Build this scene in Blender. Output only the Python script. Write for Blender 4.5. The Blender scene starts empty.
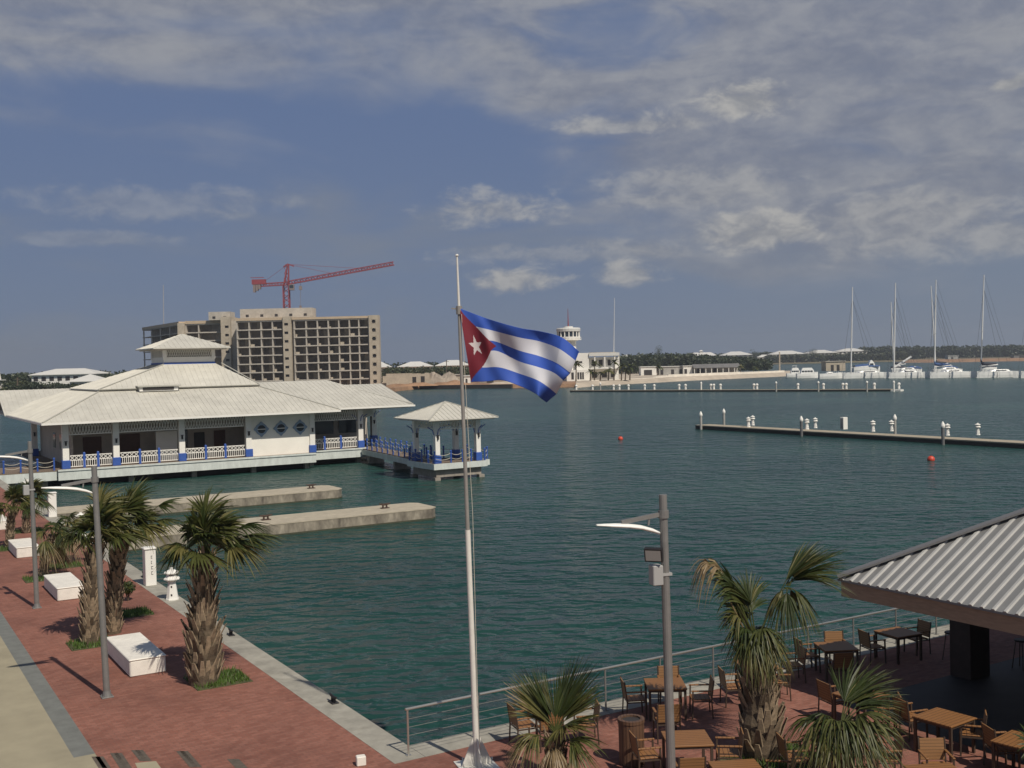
import bpy, math, random
from mathutils import Vector, Matrix

S = bpy.context.scene
R = math.radians

# ------------------------------------------------------------------ camera
F_PX, CAM_H = 1094.0, 8.5
PITCH, ROLL = math.atan(22 / F_PX), R(1.35)
_F = Vector((0, math.cos(PITCH), -math.sin(PITCH)))
_R0 = Vector((1, 0, 0))
_U0 = Vector((0, math.sin(PITCH), math.cos(PITCH)))
_R = _R0 * math.cos(ROLL) - _U0 * math.sin(ROLL)
_U = _R0 * math.sin(ROLL) + _U0 * math.cos(ROLL)
CAM = Vector((0, 0, CAM_H))
cd = bpy.data.cameras.new('camera')
cam = bpy.data.objects.new('camera', cd)
S.collection.objects.link(cam)
cd.sensor_fit = 'HORIZONTAL'
cd.sensor_width = 36.0
cd.lens = 36.0 * F_PX / 1024.0
cd.clip_start, cd.clip_end = 0.2, 20000
m = Matrix.Identity(4)
for i, a in enumerate((_R, _U, -_F)):
    for j in range(3):
        m[j][i] = a[j]
m.translation = CAM
cam.matrix_world = m
S.camera = cam

# ------------------------------------------------------------------ sun and sky
SUN_DIR = Vector((3.0, -4.07, 5.95)).normalized()
SUN_EL = math.asin(SUN_DIR.z)
sd = bpy.data.lights.new('sun', 'SUN')
sd.energy = 4.6
sd.angle = R(0.6)
sd.color = (1.0, 0.92, 0.80)
sun = bpy.data.objects.new('sun', sd)
S.collection.objects.link(sun)
sun.rotation_euler = (-SUN_DIR).to_track_quat('-Z', 'Y').to_euler()

S.view_settings.view_transform = 'Standard'
S.view_settings.look = 'None'
S.view_settings.exposure = -0.18
S.view_settings.gamma = 1.0
SKY_STRENGTH = 0.075

W = bpy.data.worlds.new('World')
S.world = W
W.use_nodes = True
NT = W.node_tree
for n in list(NT.nodes):
    NT.nodes.remove(n)


def NW(t, **kw):
    n = NT.nodes.new(t)
    for k, v in kw.items():
        setattr(n, k, v)
    return n


def wl(a, b):
    NT.links.new(a, b)


def wm(op, a, b=None, c=None, clamp=False):
    n = NW('ShaderNodeMath', operation=op)
    n.use_clamp = clamp
    for i, x in enumerate((a, b, c)):
        if x is None:
            continue
        if isinstance(x, (int, float)):
            n.inputs[i].default_value = x
        else:
            wl(x, n.inputs[i])
    return n.outputs[0]


def wsmooth(x, lo, hi):
    n = NW('ShaderNodeMapRange', interpolation_type='SMOOTHSTEP')
    wl(x, n.inputs[0])
    for i, q in enumerate((lo, hi, 0.0, 1.0)):
        if isinstance(q, (int, float)):
            n.inputs[i + 1].default_value = q
        else:
            wl(q, n.inputs[i + 1])
    return n.outputs[0]


def wmix(fac, a, b):
    n = NW('ShaderNodeMix', data_type='RGBA')
    if isinstance(fac, (int, float)):
        n.inputs[0].default_value = fac
    else:
        wl(fac, n.inputs[0])
    for i, x in ((6, a), (7, b)):
        if isinstance(x, tuple):
            n.inputs[i].default_value = (*x, 1)
        else:
            wl(x, n.inputs[i])
    return n.outputs[2]


tc = NW('ShaderNodeTexCoord')
sep = NW('ShaderNodeSeparateXYZ')
wl(tc.outputs['Generated'], sep.inputs[0])
DX, DY, DZ = sep.outputs
az = wm('ARCTAN2', DX, DY)                    # radians, 0 straight ahead, + to the right
el = wm('ARCSINE', DZ)
elp = wm('MAXIMUM', el, 0.0)
# the sky: NISHITA, read a little above the true elevation (no bleached horizon)
cmb = NW('ShaderNodeCombineXYZ')
wl(DX, cmb.inputs[0]); wl(DY, cmb.inputs[1])
wl(wm('ADD', wm('MULTIPLY', wm('MAXIMUM', DZ, 0.0), 0.8), 0.34), cmb.inputs[2])
nrm = NW('ShaderNodeVectorMath', operation='NORMALIZE')
wl(cmb.outputs[0], nrm.inputs[0])
sky = NW('ShaderNodeTexSky', sky_type='NISHITA')
sky.sun_disc = False
sky.sun_elevation = SUN_EL
sky.sun_rotation = math.atan2(SUN_DIR.x, SUN_DIR.y)
sky.air_density = 1.0
sky.dust_density = 0.6
sky.ozone_density = 2.0
if 'Vector' in sky.inputs:
    wl(nrm.outputs[0], sky.inputs['Vector'])
sky_col = sky.outputs[0]


def wnoise(sx, sy, off, scale=1.0, detail=6, rough=0.55, dist=0.0):
    c = NW('ShaderNodeCombineXYZ')
    wl(wm('MULTIPLY', az, sx), c.inputs[0])
    wl(wm('MULTIPLY', el, sy), c.inputs[1])
    c.inputs[2].default_value = off
    n = NW('ShaderNodeTexNoise')
    n.inputs['Scale'].default_value = scale
    n.inputs['Detail'].default_value = detail
    n.inputs['Roughness'].default_value = rough
    n.inputs['Distortion'].default_value = dist
    wl(c.outputs[0], n.inputs['Vector'])
    return n.outputs[0]


nA = wnoise(3.4, 12.0, 4.3, detail=5, rough=0.5, dist=0.6)
nB = wnoise(11.0, 30.0, 7.7, detail=5, rough=0.52, dist=0.5)
nC = wnoise(34.0, 60.0, 3.1, detail=7, rough=0.62, dist=0.3)
nD = wnoise(2.6, 8.0, 11.4, detail=4, rough=0.5)
# high sheet of cloud: lower edge about 12 degrees up on the left, 4 degrees on the right
edge = wm('SUBTRACT', 0.190, wm('MULTIPLY', wsmooth(az, -0.08, 0.24), 0.125))
dens = wm('DIVIDE', wm('SUBTRACT', el, edge), 0.075)
dens = wm('MINIMUM', dens, 1.0)
sheet = wm('ADD', wm('MULTIPLY', dens, 0.46), wm('MULTIPLY', wm('SUBTRACT', nA, 0.5), 1.7))
sheet = wm('ADD', sheet, wm('MULTIPLY', wm('SUBTRACT', nB, 0.5), 0.45))
sheet = wsmooth(sheet, -0.12, 0.52)
for (hx0, hy0, hw, hh) in ((625, 48, 90, 34), (60, 118, 90, 22), (430, 150, 150, 14)):
    ha = wm('DIVIDE', wm('SUBTRACT', az, math.atan2(hx0 - 512, F_PX)), hw / F_PX)
    he = wm('DIVIDE', wm('SUBTRACT', el, (362 - 0.0236 * (hx0 - 512) - hy0) / F_PX), hh / F_PX)
    hr = wm('ADD', wm('MULTIPLY', ha, ha), wm('MULTIPLY', he, he))
    hr = wm('ADD', hr, wm('MULTIPLY', wm('SUBTRACT', nB, 0.5), 3.0))
    sheet = wm('MULTIPLY', sheet, wm('ADD', 0.22, wm('MULTIPLY', wsmooth(hr, 0.1, 1.5), 0.78)))
sheet = wm('MULTIPLY', sheet, wsmooth(dens, -1.1, 0.2))
clear_up = wm('SUBTRACT', 1.0, wsmooth(el, 0.36, 0.62))      # the sky clears overhead
sheet = wm('MULTIPLY', sheet, clear_up)
# thin veils lower down
veil = wsmooth(wm('ADD', nA, wm('MULTIPLY', wm('SUBTRACT', nD, 0.5), 0.8)), 0.56, 0.82)
veil = wm('MULTIPLY', veil, wm('MULTIPLY', wm('SUBTRACT', 1.0, wsmooth(el, 0.36, 0.62)), 0.5))


def wpuff(px, py, wx, wy, amp, low=0.0):
    """a cumulus heap at a sky direction; its outline broken by noise"""
    a0 = math.atan2(px - 512, F_PX)
    e0 = (362 - 0.0236 * (px - 512) - py) / F_PX
    x = wm('DIVIDE', wm('SUBTRACT', az, a0), wx / F_PX)
    y = wm('DIVIDE', wm('SUBTRACT', el, e0), wy / F_PX)
    y = wm('MULTIPLY', y, wm('ADD', 1.0, wm('MULTIPLY', wm('LESS_THAN', y, 0.0), low)))
    r2 = wm('ADD', wm('MULTIPLY', x, x), wm('MULTIPLY', y, y))
    g = wm('SUBTRACT', 1.0, wm('SQRT', r2))
    g = wm('ADD', g, wm('MULTIPLY', wm('SUBTRACT', nC, 0.5), 1.7))
    g = wm('ADD', g, wm('MULTIPLY', wm('SUBTRACT', nB, 0.5), 1.2))
    return wm('MULTIPLY', wsmooth(g, 0.0, 0.72), amp)


puffs = None
for q in [(495, 210, 90, 20, .66), (515, 281, 68, 19, .85), (632, 274, 48, 17, .8), (768, 238, 84, 28, .85, .4),
          (752, 114, 54, 26, .9, .5), (640, 132, 85, 18, .65, .6), (1016, 114, 22, 10, .9, .4), (150, 212, 170, 20, .30),
          (900, 232, 130, 40, .45), (1010, 245, 50, 22, .5), (690, 190, 120, 26, .4), (560, 255, 160, 14, .4), (90, 248, 110, 9, .25)]:
    k = wpuff(*q)
    puffs = k if puffs is None else wm('MAXIMUM', puffs, k)
haze_low = wm('MULTIPLY', wm('SUBTRACT', 1.0, wsmooth(el, 0.0, 0.24)), 0.7)
haze_r = wm('MULTIPLY', wsmooth(az, -0.05, 0.40), wm('SUBTRACT', 1.0, wsmooth(el, 0.10, 0.22)))
hz = wm('ADD', haze_low, wm('MULTIPLY', haze_r, 0.35), clamp=True)

K = 1.0 / SKY_STRENGTH
sky_lift = wmix(wm('MULTIPLY', wm('SUBTRACT', 1.0, wsmooth(el, 0.30, 0.60)), 0.72), sky_col, (0.152 * K, 0.216 * K, 0.385 * K))
bg_sky = wmix(hz, sky_lift, (0.198 * K, 0.248 * K, 0.332 * K))
cl_shade = wsmooth(wm('ADD', wm('MULTIPLY', nB, 0.6), wm('MULTIPLY', nC, 0.4)), 0.34, 0.66)
sheet_col = wmix(cl_shade, (0.215 * K, 0.236 * K, 0.298 * K), (0.365 * K, 0.372 * K, 0.395 * K))
c1 = wmix(veil, bg_sky, (0.24 * K, 0.262 * K, 0.30 * K))
c2 = wmix(wm('MULTIPLY', sheet, 0.84), c1, sheet_col)
puff_col = wmix(wsmooth(nC, 0.35, 0.68), (0.30 * K, 0.31 * K, 0.335 * K), (0.50 * K, 0.49 * K, 0.47 * K))
c3 = wmix(puffs, c2, puff_col)
bg = NW('ShaderNodeBackground')
bg.inputs[1].default_value = SKY_STRENGTH
wl(c3, bg.inputs[0])
wo = NW('ShaderNodeOutputWorld')
wl(bg.outputs[0], wo.inputs[0])


# ------------------------------------------------------------------ helpers
def at(px, py, z=0.0):
    """point on the level z seen at a pixel of the photograph"""
    d = _F + _R * ((px - 512) / F_PX) - _U * ((py - 384) / F_PX)
    return CAM + d * ((z - CAM_H) / d.z)


def at_y(px, py, y):
    """point at the distance y straight ahead"""
    d = _F + _R * ((px - 512) / F_PX) - _U * ((py - 384) / F_PX)
    return CAM + d * (y / d.y)


RZ = R(31.36)                                  # the quay's own axes
_c, _s = math.cos(RZ), math.sin(RZ)
O = Vector((-2.582, 23.847, 0))
WATER = -1.2


def L(x, y, z=0.0):
    """quay axes to world: x across (towards the water), y along the quay"""
    return Vector((O.x + x * _c - y * _s, O.y + x * _s + y * _c, z))


def hsh(*a):
    return random.Random(hash(a)).random()


class MB:
    """collects shapes and links them as ONE mesh object"""

    def __init__(s):
        s.v, s.f, s.mi, s.slot = [], [], [], 0

    def face(s, pts):
        b = len(s.v)
        s.v.extend(tuple(p) for p in pts)
        s.f.append(tuple(range(b, b + len(pts))))
        s.mi.append(s.slot)

    def raw(s, pts, faces):
        b = len(s.v)
        s.v.extend(tuple(p) for p in pts)
        for f in faces:
            s.f.append(tuple(b + i for i in f))
            s.mi.append(s.slot)

    def box(s, c, d, rz=0.0, bev=0.0):
        x, y, z = d[0] / 2, d[1] / 2, d[2] / 2
        cc, ss = math.cos(rz), math.sin(rz)

        def T(p):
            return (c[0] + p[0] * cc - p[1] * ss, c[1] + p[0] * ss + p[1] * cc, c[2] + p[2])
        if bev <= 0:
            P = [T((i, j, k)) for k in (-z, z) for (i, j) in ((-x, -y), (x, -y), (x, y), (-x, y))]
            s.raw(P, [(3, 2, 1, 0), (4, 5, 6, 7), (0, 1, 5, 4), (1, 2, 6, 5), (2, 3, 7, 6), (3, 0, 4, 7)])
        else:
            b = bev
            ring = [(-x + b, -y), (x - b, -y), (x, -y + b), (x, y - b), (x - b, y), (-x + b, y), (-x, y - b), (-x, -y + b)]
            lev = [(-z, b), (-z + b, 0), (z - b, 0), (z, b)]
            P = []
            for zz, ins in lev:
                fx, fy = (x - ins) / x, (y - ins) / y
                P += [T((p[0] * fx, p[1] * fy, zz)) for p in ring]
            fs = [tuple(reversed(range(8))), tuple(range(24, 32))]
            for l in range(3):
                for i in range(8):
                    j = (i + 1) % 8
                    fs.append((l * 8 + i, l * 8 + j, l * 8 + 8 + j, l * 8 + 8 + i))
            s.raw(P, fs)

    def bx(s, x0, x1, y0, y1, z0, z1):
        s.box(((x0 + x1) / 2, (y0 + y1) / 2, (z0 + z1) / 2), (abs(x1 - x0), abs(y1 - y0), abs(z1 - z0)))

    def bar(s, a, b, w, h=None, up=(0, 0, 1)):
        a, b = Vector(a), Vector(b)
        h = h or w
        d = (b - a).normalized()
        up = Vector(up)
        if abs(d.dot(up)) > 0.98:
            up = Vector((0, 1, 0))
        sx = d.cross(up).normalized() * (w / 2)
        sy = sx.cross(d).normalized() * (h / 2)
        P = [p + i * sx + j * sy for p in (a, b) for (i, j) in ((-1, -1), (1, -1), (1, 1), (-1, 1))]
        s.raw(P, [(0, 1, 2, 3), (7, 6, 5, 4), (4, 5, 1, 0), (5, 6, 2, 1), (6, 7, 3, 2), (7, 4, 0, 3)])

    def tube(s, pts, rad, n=8, cap=True):
        pts = [Vector(p) for p in pts]
        if not isinstance(rad, (list, tuple)):
            rad = [rad] * len(pts)
        P, fs = [], []
        ref = None
        for i, p in enumerate(pts):
            d = (pts[min(i + 1, len(pts) - 1)] - pts[max(i - 1, 0)]).normalized()
            if ref is None:
                ref = Vector((1, 0, 0)) if abs(d.x) < 0.9 else Vector((0, 1, 0))
            a = (ref - d * ref.dot(d)).normalized()
            ref = a
            b = d.cross(a)
            for k in range(n):
                t = 2 * math.pi * k / n
                P.append(p + (a * math.cos(t) + b * math.sin(t)) * rad[i])
        for i in range(len(pts) - 1):
            for k in range(n):
                j = (k + 1) % n
                fs.append((i * n + k, i * n + j, (i + 1) * n + j, (i + 1) * n + k))
        if cap:
            fs.append(tuple(reversed(range(n))))
            e = (len(pts) - 1) * n
            fs.append(tuple(range(e, e + n)))
        s.raw(P, fs)

    def lathe(s, prof, c=(0, 0, 0), n=16, rot=0.0):
        P, fs = [], []
        for r, z in prof:
            for k in range(n):
                t = 2 * math.pi * k / n + rot
                P.append((c[0] + r * math.cos(t), c[1] + r * math.sin(t), c[2] + z))
        for i in range(len(prof) - 1):
            for k in range(n):
                j = (k + 1) % n
                fs.append((i * n + k, i * n + j, (i + 1) * n + j, (i + 1) * n + k))
        fs.append(tuple(reversed(range(n))))
        e = (len(prof) - 1) * n
        fs.append(tuple(range(e, e + n)))
        s.raw(P, fs)

    def prism(s, poly, z0, z1):
        n = len(poly)
        P = [(p[0], p[1], z0) for p in poly] + [(p[0], p[1], z1) for p in poly]
        fs = [tuple(reversed(range(n))), tuple(range(n, 2 * n))]
        for i in range(n):
            j = (i + 1) % n
            fs.append((i, j, n + j, n + i))
        s.raw(P, fs)

    def slab(s, pts, t):
        """a sloping polygon given thickness t downwards"""
        n = len(pts)
        P = [Vector(p) for p in pts] + [Vector(p) - Vector((0, 0, t)) for p in pts]
        fs = [tuple(range(n)), tuple(reversed(range(n, 2 * n)))]
        for i in range(n):
            j = (i + 1) % n
            fs.append((j, i, n + i, n + j))
        s.raw(P, fs)

    def ribbed(s, pts, t, gap, rw, rh, rib_slot=None):
        """roof plane: slab plus standing ribs square to its first edge (the eave)"""
        base_slot = s.slot
        s.slab(pts, t)
        if rib_slot is not None:
            s.slot = rib_slot
        P = [Vector(p) for p in pts]
        e = P[1] - P[0]
        Le = e.length
        ex = e / Le
        nrm = None
        for q in P[2:]:
            c = ex.cross(q - P[0])
            if c.length > 1e-3:
                nrm = c.normalized()
                break
        if nrm.z < 0:
            nrm = -nrm
        up = nrm.cross(ex)
        if (P[2] - P[0]).dot(up) < 0:
            up = -up
        uv = [((q - P[0]).dot(ex), (q - P[0]).dot(up)) for q in P]
        lo = min(a for a, b in uv)
        hi = max(a for a, b in uv)
        x = lo + gap / 2
        while x < hi:
            ys = []
            for i in range(len(uv)):
                (x0, y0), (x1, y1) = uv[i], uv[(i + 1) % len(uv)]
                if (x0 - x) * (x1 - x) < 0:
                    ys.append(y0 + (y1 - y0) * (x - x0) / (x1 - x0))
            if len(ys) >= 2:
                a, b = min(ys), max(ys)
                if b - a > 0.15:
                    A = P[0] + ex * x + up * a
                    B = P[0] + ex * x + up * b
                    h = nrm * rh
                    w0, w1 = ex * (rw / 2), ex * (rw / 3.2)
                    Q = [A - w0, A + w0, A + w1 + h, A - w1 + h, B - w0, B + w0, B + w1 + h, B - w1 + h]
                    s.raw(Q, [(0, 1, 2, 3), (7, 6, 5, 4), (1, 5, 6, 2), (2, 6, 7, 3), (3, 7, 4, 0)])
            x += gap
        s.slot = base_slot

    def build(s, name, mats, parent=None, off=None, smooth=False, props=None):
        me = bpy.data.meshes.new(name)
        v = s.v
        if off is not None:
            v = [(p[0] - off[0], p[1] - off[1], p[2] - off[2]) for p in v]
        me.from_pydata(v, [], s.f)
        if not isinstance(mats, (list, tuple)):
            mats = [mats]
        for k in mats:
            me.materials.append(k)
        me.polygons.foreach_set('material_index', s.mi)
        if smooth:
            me.polygons.foreach_set('use_smooth', [True] * len(s.f))
        me.update()
        o = bpy.data.objects.new(name, me)
        S.collection.objects.link(o)
        if parent is not None:
            o.parent = parent
        return o


def tag(o, label=None, cat=None, group=None, kind=None):
    if label:
        o['label'] = label
    if cat:
        o['category'] = cat
    if group:
        o['group'] = group
    if kind:
        o['kind'] = kind
    return o


def thing(name, label, cat, loc=(0, 0, 0), rz=0.0, group=None):
    o = bpy.data.objects.new(name, None)
    S.collection.objects.link(o)
    o.location = loc
    o.rotation_euler = (0, 0, rz)
    o.empty_display_size = 0.2
    return tag(o, label, cat, group)


def kids(o):
    return [c for c in S.collection.objects if c.parent == o]


def copy_tree(o, parent=None):
    ch = kids(o)
    c = o.copy()
    S.collection.objects.link(c)
    c.parent = parent
    for k in ch:
        copy_tree(k, c)
    return c


# ------------------------------------------------------------------ materials
def material(name, col, rough=0.7, metal=0.0, var=0.0, vscale=3.0, bump=0.0, bscale=20.0, spec=0.5, var2=0.0, v2scale=0.4,
             stretch=None, tint=None):
    mt = bpy.data.materials.new(name)
    mt.use_nodes = True
    nt = mt.node_tree
    b = nt.nodes['Principled BSDF']
    b.inputs['Roughness'].default_value = rough
    b.inputs['Metallic'].default_value = metal
    b.inputs['Specular IOR Level'].default_value = spec
    b.inputs['Base Color'].default_value = (*col, 1)
    tcn = nt.nodes.new('ShaderNodeTexCoord')
    vec = tcn.outputs['Object']
    if stretch:
        mp = nt.nodes.new('ShaderNodeMapping')
        mp.inputs['Scale'].default_value = stretch
        nt.links.new(vec, mp.inputs[0])
        vec = mp.outputs[0]
    last = None
    for vv, sc in ((var, vscale), (var2, v2scale)):
        if vv <= 0:
            continue
        n = nt.nodes.new('ShaderNodeTexNoise')
        n.inputs['Scale'].default_value = sc
        n.inputs['Detail'].default_value = 5
        n.inputs['Roughness'].default_value = 0.6
        nt.links.new(vec, n.inputs['Vector'])
        mr = nt.nodes.new('ShaderNodeMapRange')
        mr.inputs[1].default_value, mr.inputs[2].default_value = 0.3, 0.7
        mr.inputs[3].default_value, mr.inputs[4].default_value = 0, 1
        nt.links.new(n.outputs[0], mr.inputs[0])
        mx = nt.nodes.new('ShaderNodeMix')
        mx.data_type = 'RGBA'
        mx.blend_type = 'MULTIPLY' if last is not None else 'MIX'
        nt.links.new(mr.outputs[0], mx.inputs[0])
        lo = [1 - vv] * 3
        if last is None:
            dk = tint if tint else tuple(c * (1 - vv) for c in col)
            mx.inputs[6].default_value = (*dk, 1)
            mx.inputs[7].default_value = (*[min(1, c * (1 + vv * 0.5)) for c in col], 1)
        else:
            nt.links.new(last, mx.inputs[6])
            mx.inputs[7].default_value = (*lo, 1)
        last = mx.outputs[2]
    if last is not None:
        nt.links.new(last, b.inputs['Base Color'])
    if bump > 0:
        n = nt.nodes.new('ShaderNodeTexNoise')
        n.inputs['Scale'].default_value = bscale
        n.inputs['Detail'].default_value = 4
        nt.links.new(vec, n.inputs['Vector'])
        bp = nt.nodes.new('ShaderNodeBump')
        bp.inputs['Strength'].default_value = 0.6
        bp.inputs['Distance'].default_value = bump
        nt.links.new(n.outputs[0], bp.inputs['Height'])
        nt.links.new(bp.outputs[0], b.inputs['Normal'])
    return mt


def brick_material():
    mt = bpy.data.materials.new('red_paver')
    mt.use_nodes = True
    nt = mt.node_tree
    b = nt.nodes['Principled BSDF']
    b.inputs['Roughness'].default_value = 0.85
    b.inputs['Specular IOR Level'].default_value = 0.25
    t = nt.nodes.new('ShaderNodeTexCoord')
    br = nt.nodes.new('ShaderNodeTexBrick')
    br.inputs['Scale'].default_value = 1.0
    br.inputs['Brick Width'].default_value = 0.22
    br.inputs['Row Height'].default_value = 0.11
    br.inputs['Mortar Size'].default_value = 0.006
    br.inputs['Bias'].default_value = 0.0
    br.inputs['Color1'].default_value = (0.222, 0.090, 0.064, 1)
    br.inputs['Color2'].default_value = (0.285, 0.128, 0.094, 1)
    br.inputs['Mortar'].default_value = (0.17, 0.10, 0.075, 1)
    nt.links.new(t.outputs['Object'], br.inputs['Vector'])
    last = br.outputs['Color']
    for sc, col, lo, hi in ((0.35, (0.62, 0.62, 0.64), 0.45, 0.75), (1.7, (1.25, 1.22, 1.18), 0.5, 0.8), (7.0, (0.8, 0.78, 0.78), 0.5, 0.75)):
        n = nt.nodes.new('ShaderNodeTexNoise')
        n.inputs['Scale'].default_value = sc
        n.inputs['Detail'].default_value = 6
        n.inputs['Roughness'].default_value = 0.65
        nt.links.new(t.outputs['Object'], n.inputs['Vector'])
        mr = nt.nodes.new('ShaderNodeMapRange')
        mr.inputs[1].default_value, mr.inputs[2].default_value = lo, hi
        nt.links.new(n.outputs[0], mr.inputs[0])
        mx = nt.nodes.new('ShaderNodeMix')
        mx.data_type = 'RGBA'
        mx.blend_type = 'MULTIPLY'
        nt.links.new(mr.outputs[0], mx.inputs[0])
        nt.links.new(last, mx.inputs[6])
        mx.inputs[7].default_value = (*col, 1)
        last = mx.outputs[2]
    nt.links.new(last, b.inputs['Base Color'])
    bp = nt.nodes.new('ShaderNodeBump')
    bp.inputs['Strength'].default_value = 0.5
    bp.inputs['Distance'].default_value = 0.004
    nt.links.new(br.outputs['Fac'], bp.inputs['Height'])
    bp.invert = True
    nt.links.new(bp.outputs[0], b.inputs['Normal'])
    return mt


def water_material():
    mt = bpy.data.materials.new('harbour_water')
    mt.use_nodes = True
    nt = mt.node_tree
    b = nt.nodes['Principled BSDF']
    b.inputs['Base Color'].default_value = (0.010, 0.050, 0.052, 1)
    b.inputs['Roughness'].default_value = 0.22
    b.inputs['IOR'].default_value = 1.33
    t = nt.nodes.new('ShaderNodeTexCoord')

    def noise(sx, sy, rot, det, dist=0.0, rough=0.55):
        mp = nt.nodes.new('ShaderNodeMapping')
        mp.inputs['Scale'].default_value = (sx, sy, 1)
        mp.inputs['Rotation'].default_value = (0, 0, R(rot))
        nt.links.new(t.outputs['Object'], mp.inputs[0])
        n = nt.nodes.new('ShaderNodeTexNoise')
        n.inputs['Scale'].default_value = 1.0
        n.inputs['Detail'].default_value = det
        n.inputs['Roughness'].default_value = rough
        n.inputs['Distortion'].default_value = dist
        nt.links.new(mp.outputs[0], n.inputs['Vector'])
        return n.outputs[0]

    def mth(op, a, c):
        n = nt.nodes.new('ShaderNodeMath')
        n.operation = op
        for i, x in enumerate((a, c)):
            if isinstance(x, float):
                n.inputs[i].default_value = x
            else:
                nt.links.new(x, n.inputs[i])
        return n.outputs[0]
    # wave slopes by finite differences of a height field (kept at every distance)
    EPS = 0.06

    def height(ox, oy):
        ad = nt.nodes.new('ShaderNodeVectorMath')
        ad.operation = 'ADD'
        nt.links.new(t.outputs['Object'], ad.inputs[0])
        ad.inputs[1].default_value = (ox, oy, 0)
        tot = None
        for sx, sy, rot, det, dist, amp in ((0.22, 0.42, 12, 2, 0.4, WAVE[0]), (0.75, 1.25, -14, 2, 0.3, WAVE[1]), (2.3, 3.6, 9, 2, 0.2, WAVE[2])):
            mp = nt.nodes.new('ShaderNodeMapping')
            mp.inputs['Scale'].default_value = (sx, sy, 1)
            mp.inputs['Rotation'].default_value = (0, 0, R(rot))
            nt.links.new(ad.outputs[0], mp.inputs[0])
            n = nt.nodes.new('ShaderNodeTexNoise')
            n.noise_dimensions = '2D'
            n.inputs['Scale'].default_value = 1.0
            n.inputs['Detail'].default_value = det
            n.inputs['Roughness'].default_value = 0.5
            n.inputs['Distortion'].default_value = dist
            nt.links.new(mp.outputs[0], n.inputs['Vector'])
            k = mth('MULTIPLY', n.outputs[0], amp)
            tot = k if tot is None else mth('ADD', tot, k)
        return tot
    WAVE = (1.35, 1.0, 0.15)
    h0, hx_, hy_ = height(0, 0), height(EPS, 0), height(0, EPS)
    gx = mth('DIVIDE', mth('SUBTRACT', h0, hx_), EPS)
    gy = mth('DIVIDE', mth('SUBTRACT', h0, hy_), EPS)
    mag = mth('SQRT', mth('ADD', 1.0, mth('MULTIPLY', mth('ADD', mth('MULTIPLY', gx, gx), mth('MULTIPLY', gy, gy)), 3.6)), 0.0)
    gx, gy = mth('DIVIDE', gx, mag), mth('DIVIDE', gy, mag)      # waves this small break before they stand steeper
    cv = nt.nodes.new('ShaderNodeCombineXYZ')
    nt.links.new(gx, cv.inputs[0])
    nt.links.new(gy, cv.inputs[1])
    cv.inputs[2].default_value = 1.0
    nv = nt.nodes.new('ShaderNodeVectorMath')
    nv.operation = 'NORMALIZE'
    nt.links.new(cv.outputs[0], nv.inputs[0])
    nt.links.new(nv.outputs[0], b.inputs['Normal'])
    # sandy shallows give the water a greener, paler body in patches
    big = noise(0.02, 0.035, 20, 4)
    mr = nt.nodes.new('ShaderNodeMapRange')
    mr.inputs[1].default_value, mr.inputs[2].default_value = 0.42, 0.68
    nt.links.new(big, mr.inputs[0])
    mx = nt.nodes.new('ShaderNodeMix')
    mx.data_type = 'RGBA'
    mx.inputs[6].default_value = (0.011, 0.043, 0.038, 1)
    mx.inputs[7].default_value = (0.022, 0.066, 0.054, 1)
    nt.links.new(mr.outputs[0], mx.inputs[0])
    nt.links.new(mx.outputs[2], b.inputs['Base Color'])
    return mt


def wood_material(name, c1, c2, axis=1, gap=0.09, rough=0.55):
    """planks: thin dark joints across one object axis plus grain"""
    mt = bpy.data.materials.new(name)
    mt.use_nodes = True
    nt = mt.node_tree
    b = nt.nodes['Principled BSDF']
    b.inputs['Roughness'].default_value = rough
    t = nt.nodes.new('ShaderNodeTexCoord')
    sp = nt.nodes.new('ShaderNodeSeparateXYZ')
    nt.links.new(t.outputs['Object'], sp.inputs[0])
    d = nt.nodes.new('ShaderNodeMath')
    d.operation = 'DIVIDE'
    nt.links.new(sp.outputs[axis], d.inputs[0])
    d.inputs[1].default_value = gap
    fr = nt.nodes.new('ShaderNodeMath')
    fr.operation = 'FRACT'
    nt.links.new(d.outputs[0], fr.inputs[0])
    lt = nt.nodes.new('ShaderNodeMath')
    lt.operation = 'LESS_THAN'
    nt.links.new(fr.outputs[0], lt.inputs[0])
    lt.inputs[1].default_value = 0.12
    mp = nt.nodes.new('ShaderNodeMapping')
    sc = [4, 4, 4]
    sc[axis] = 45
    mp.inputs['Scale'].default_value = sc
    nt.links.new(t.outputs['Object'], mp.inputs[0])
    n = nt.nodes.new('ShaderNodeTexNoise')
    n.inputs['Scale'].default_value = 1
    n.inputs['Detail'].default_value = 5
    nt.links.new(mp.outputs[0], n.inputs['Vector'])
    mx = nt.nodes.new('ShaderNodeMix')
    mx.data_type = 'RGBA'
    nt.links.new(n.outputs[0], mx.inputs[0])
    mx.inputs[6].default_value = (*c1, 1)
    mx.inputs[7].default_value = (*c2, 1)
    m2 = nt.nodes.new('ShaderNodeMix')
    m2.data_type = 'RGBA'
    nt.links.new(lt.outputs[0], m2.inputs[0])
    nt.links.new(mx.outputs[2], m2.inputs[6])
    m2.inputs[7].default_value = (*[c * 0.25 for c in c1], 1)
    nt.links.new(m2.outputs[2], b.inputs['Base Color'])
    return mt


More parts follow.
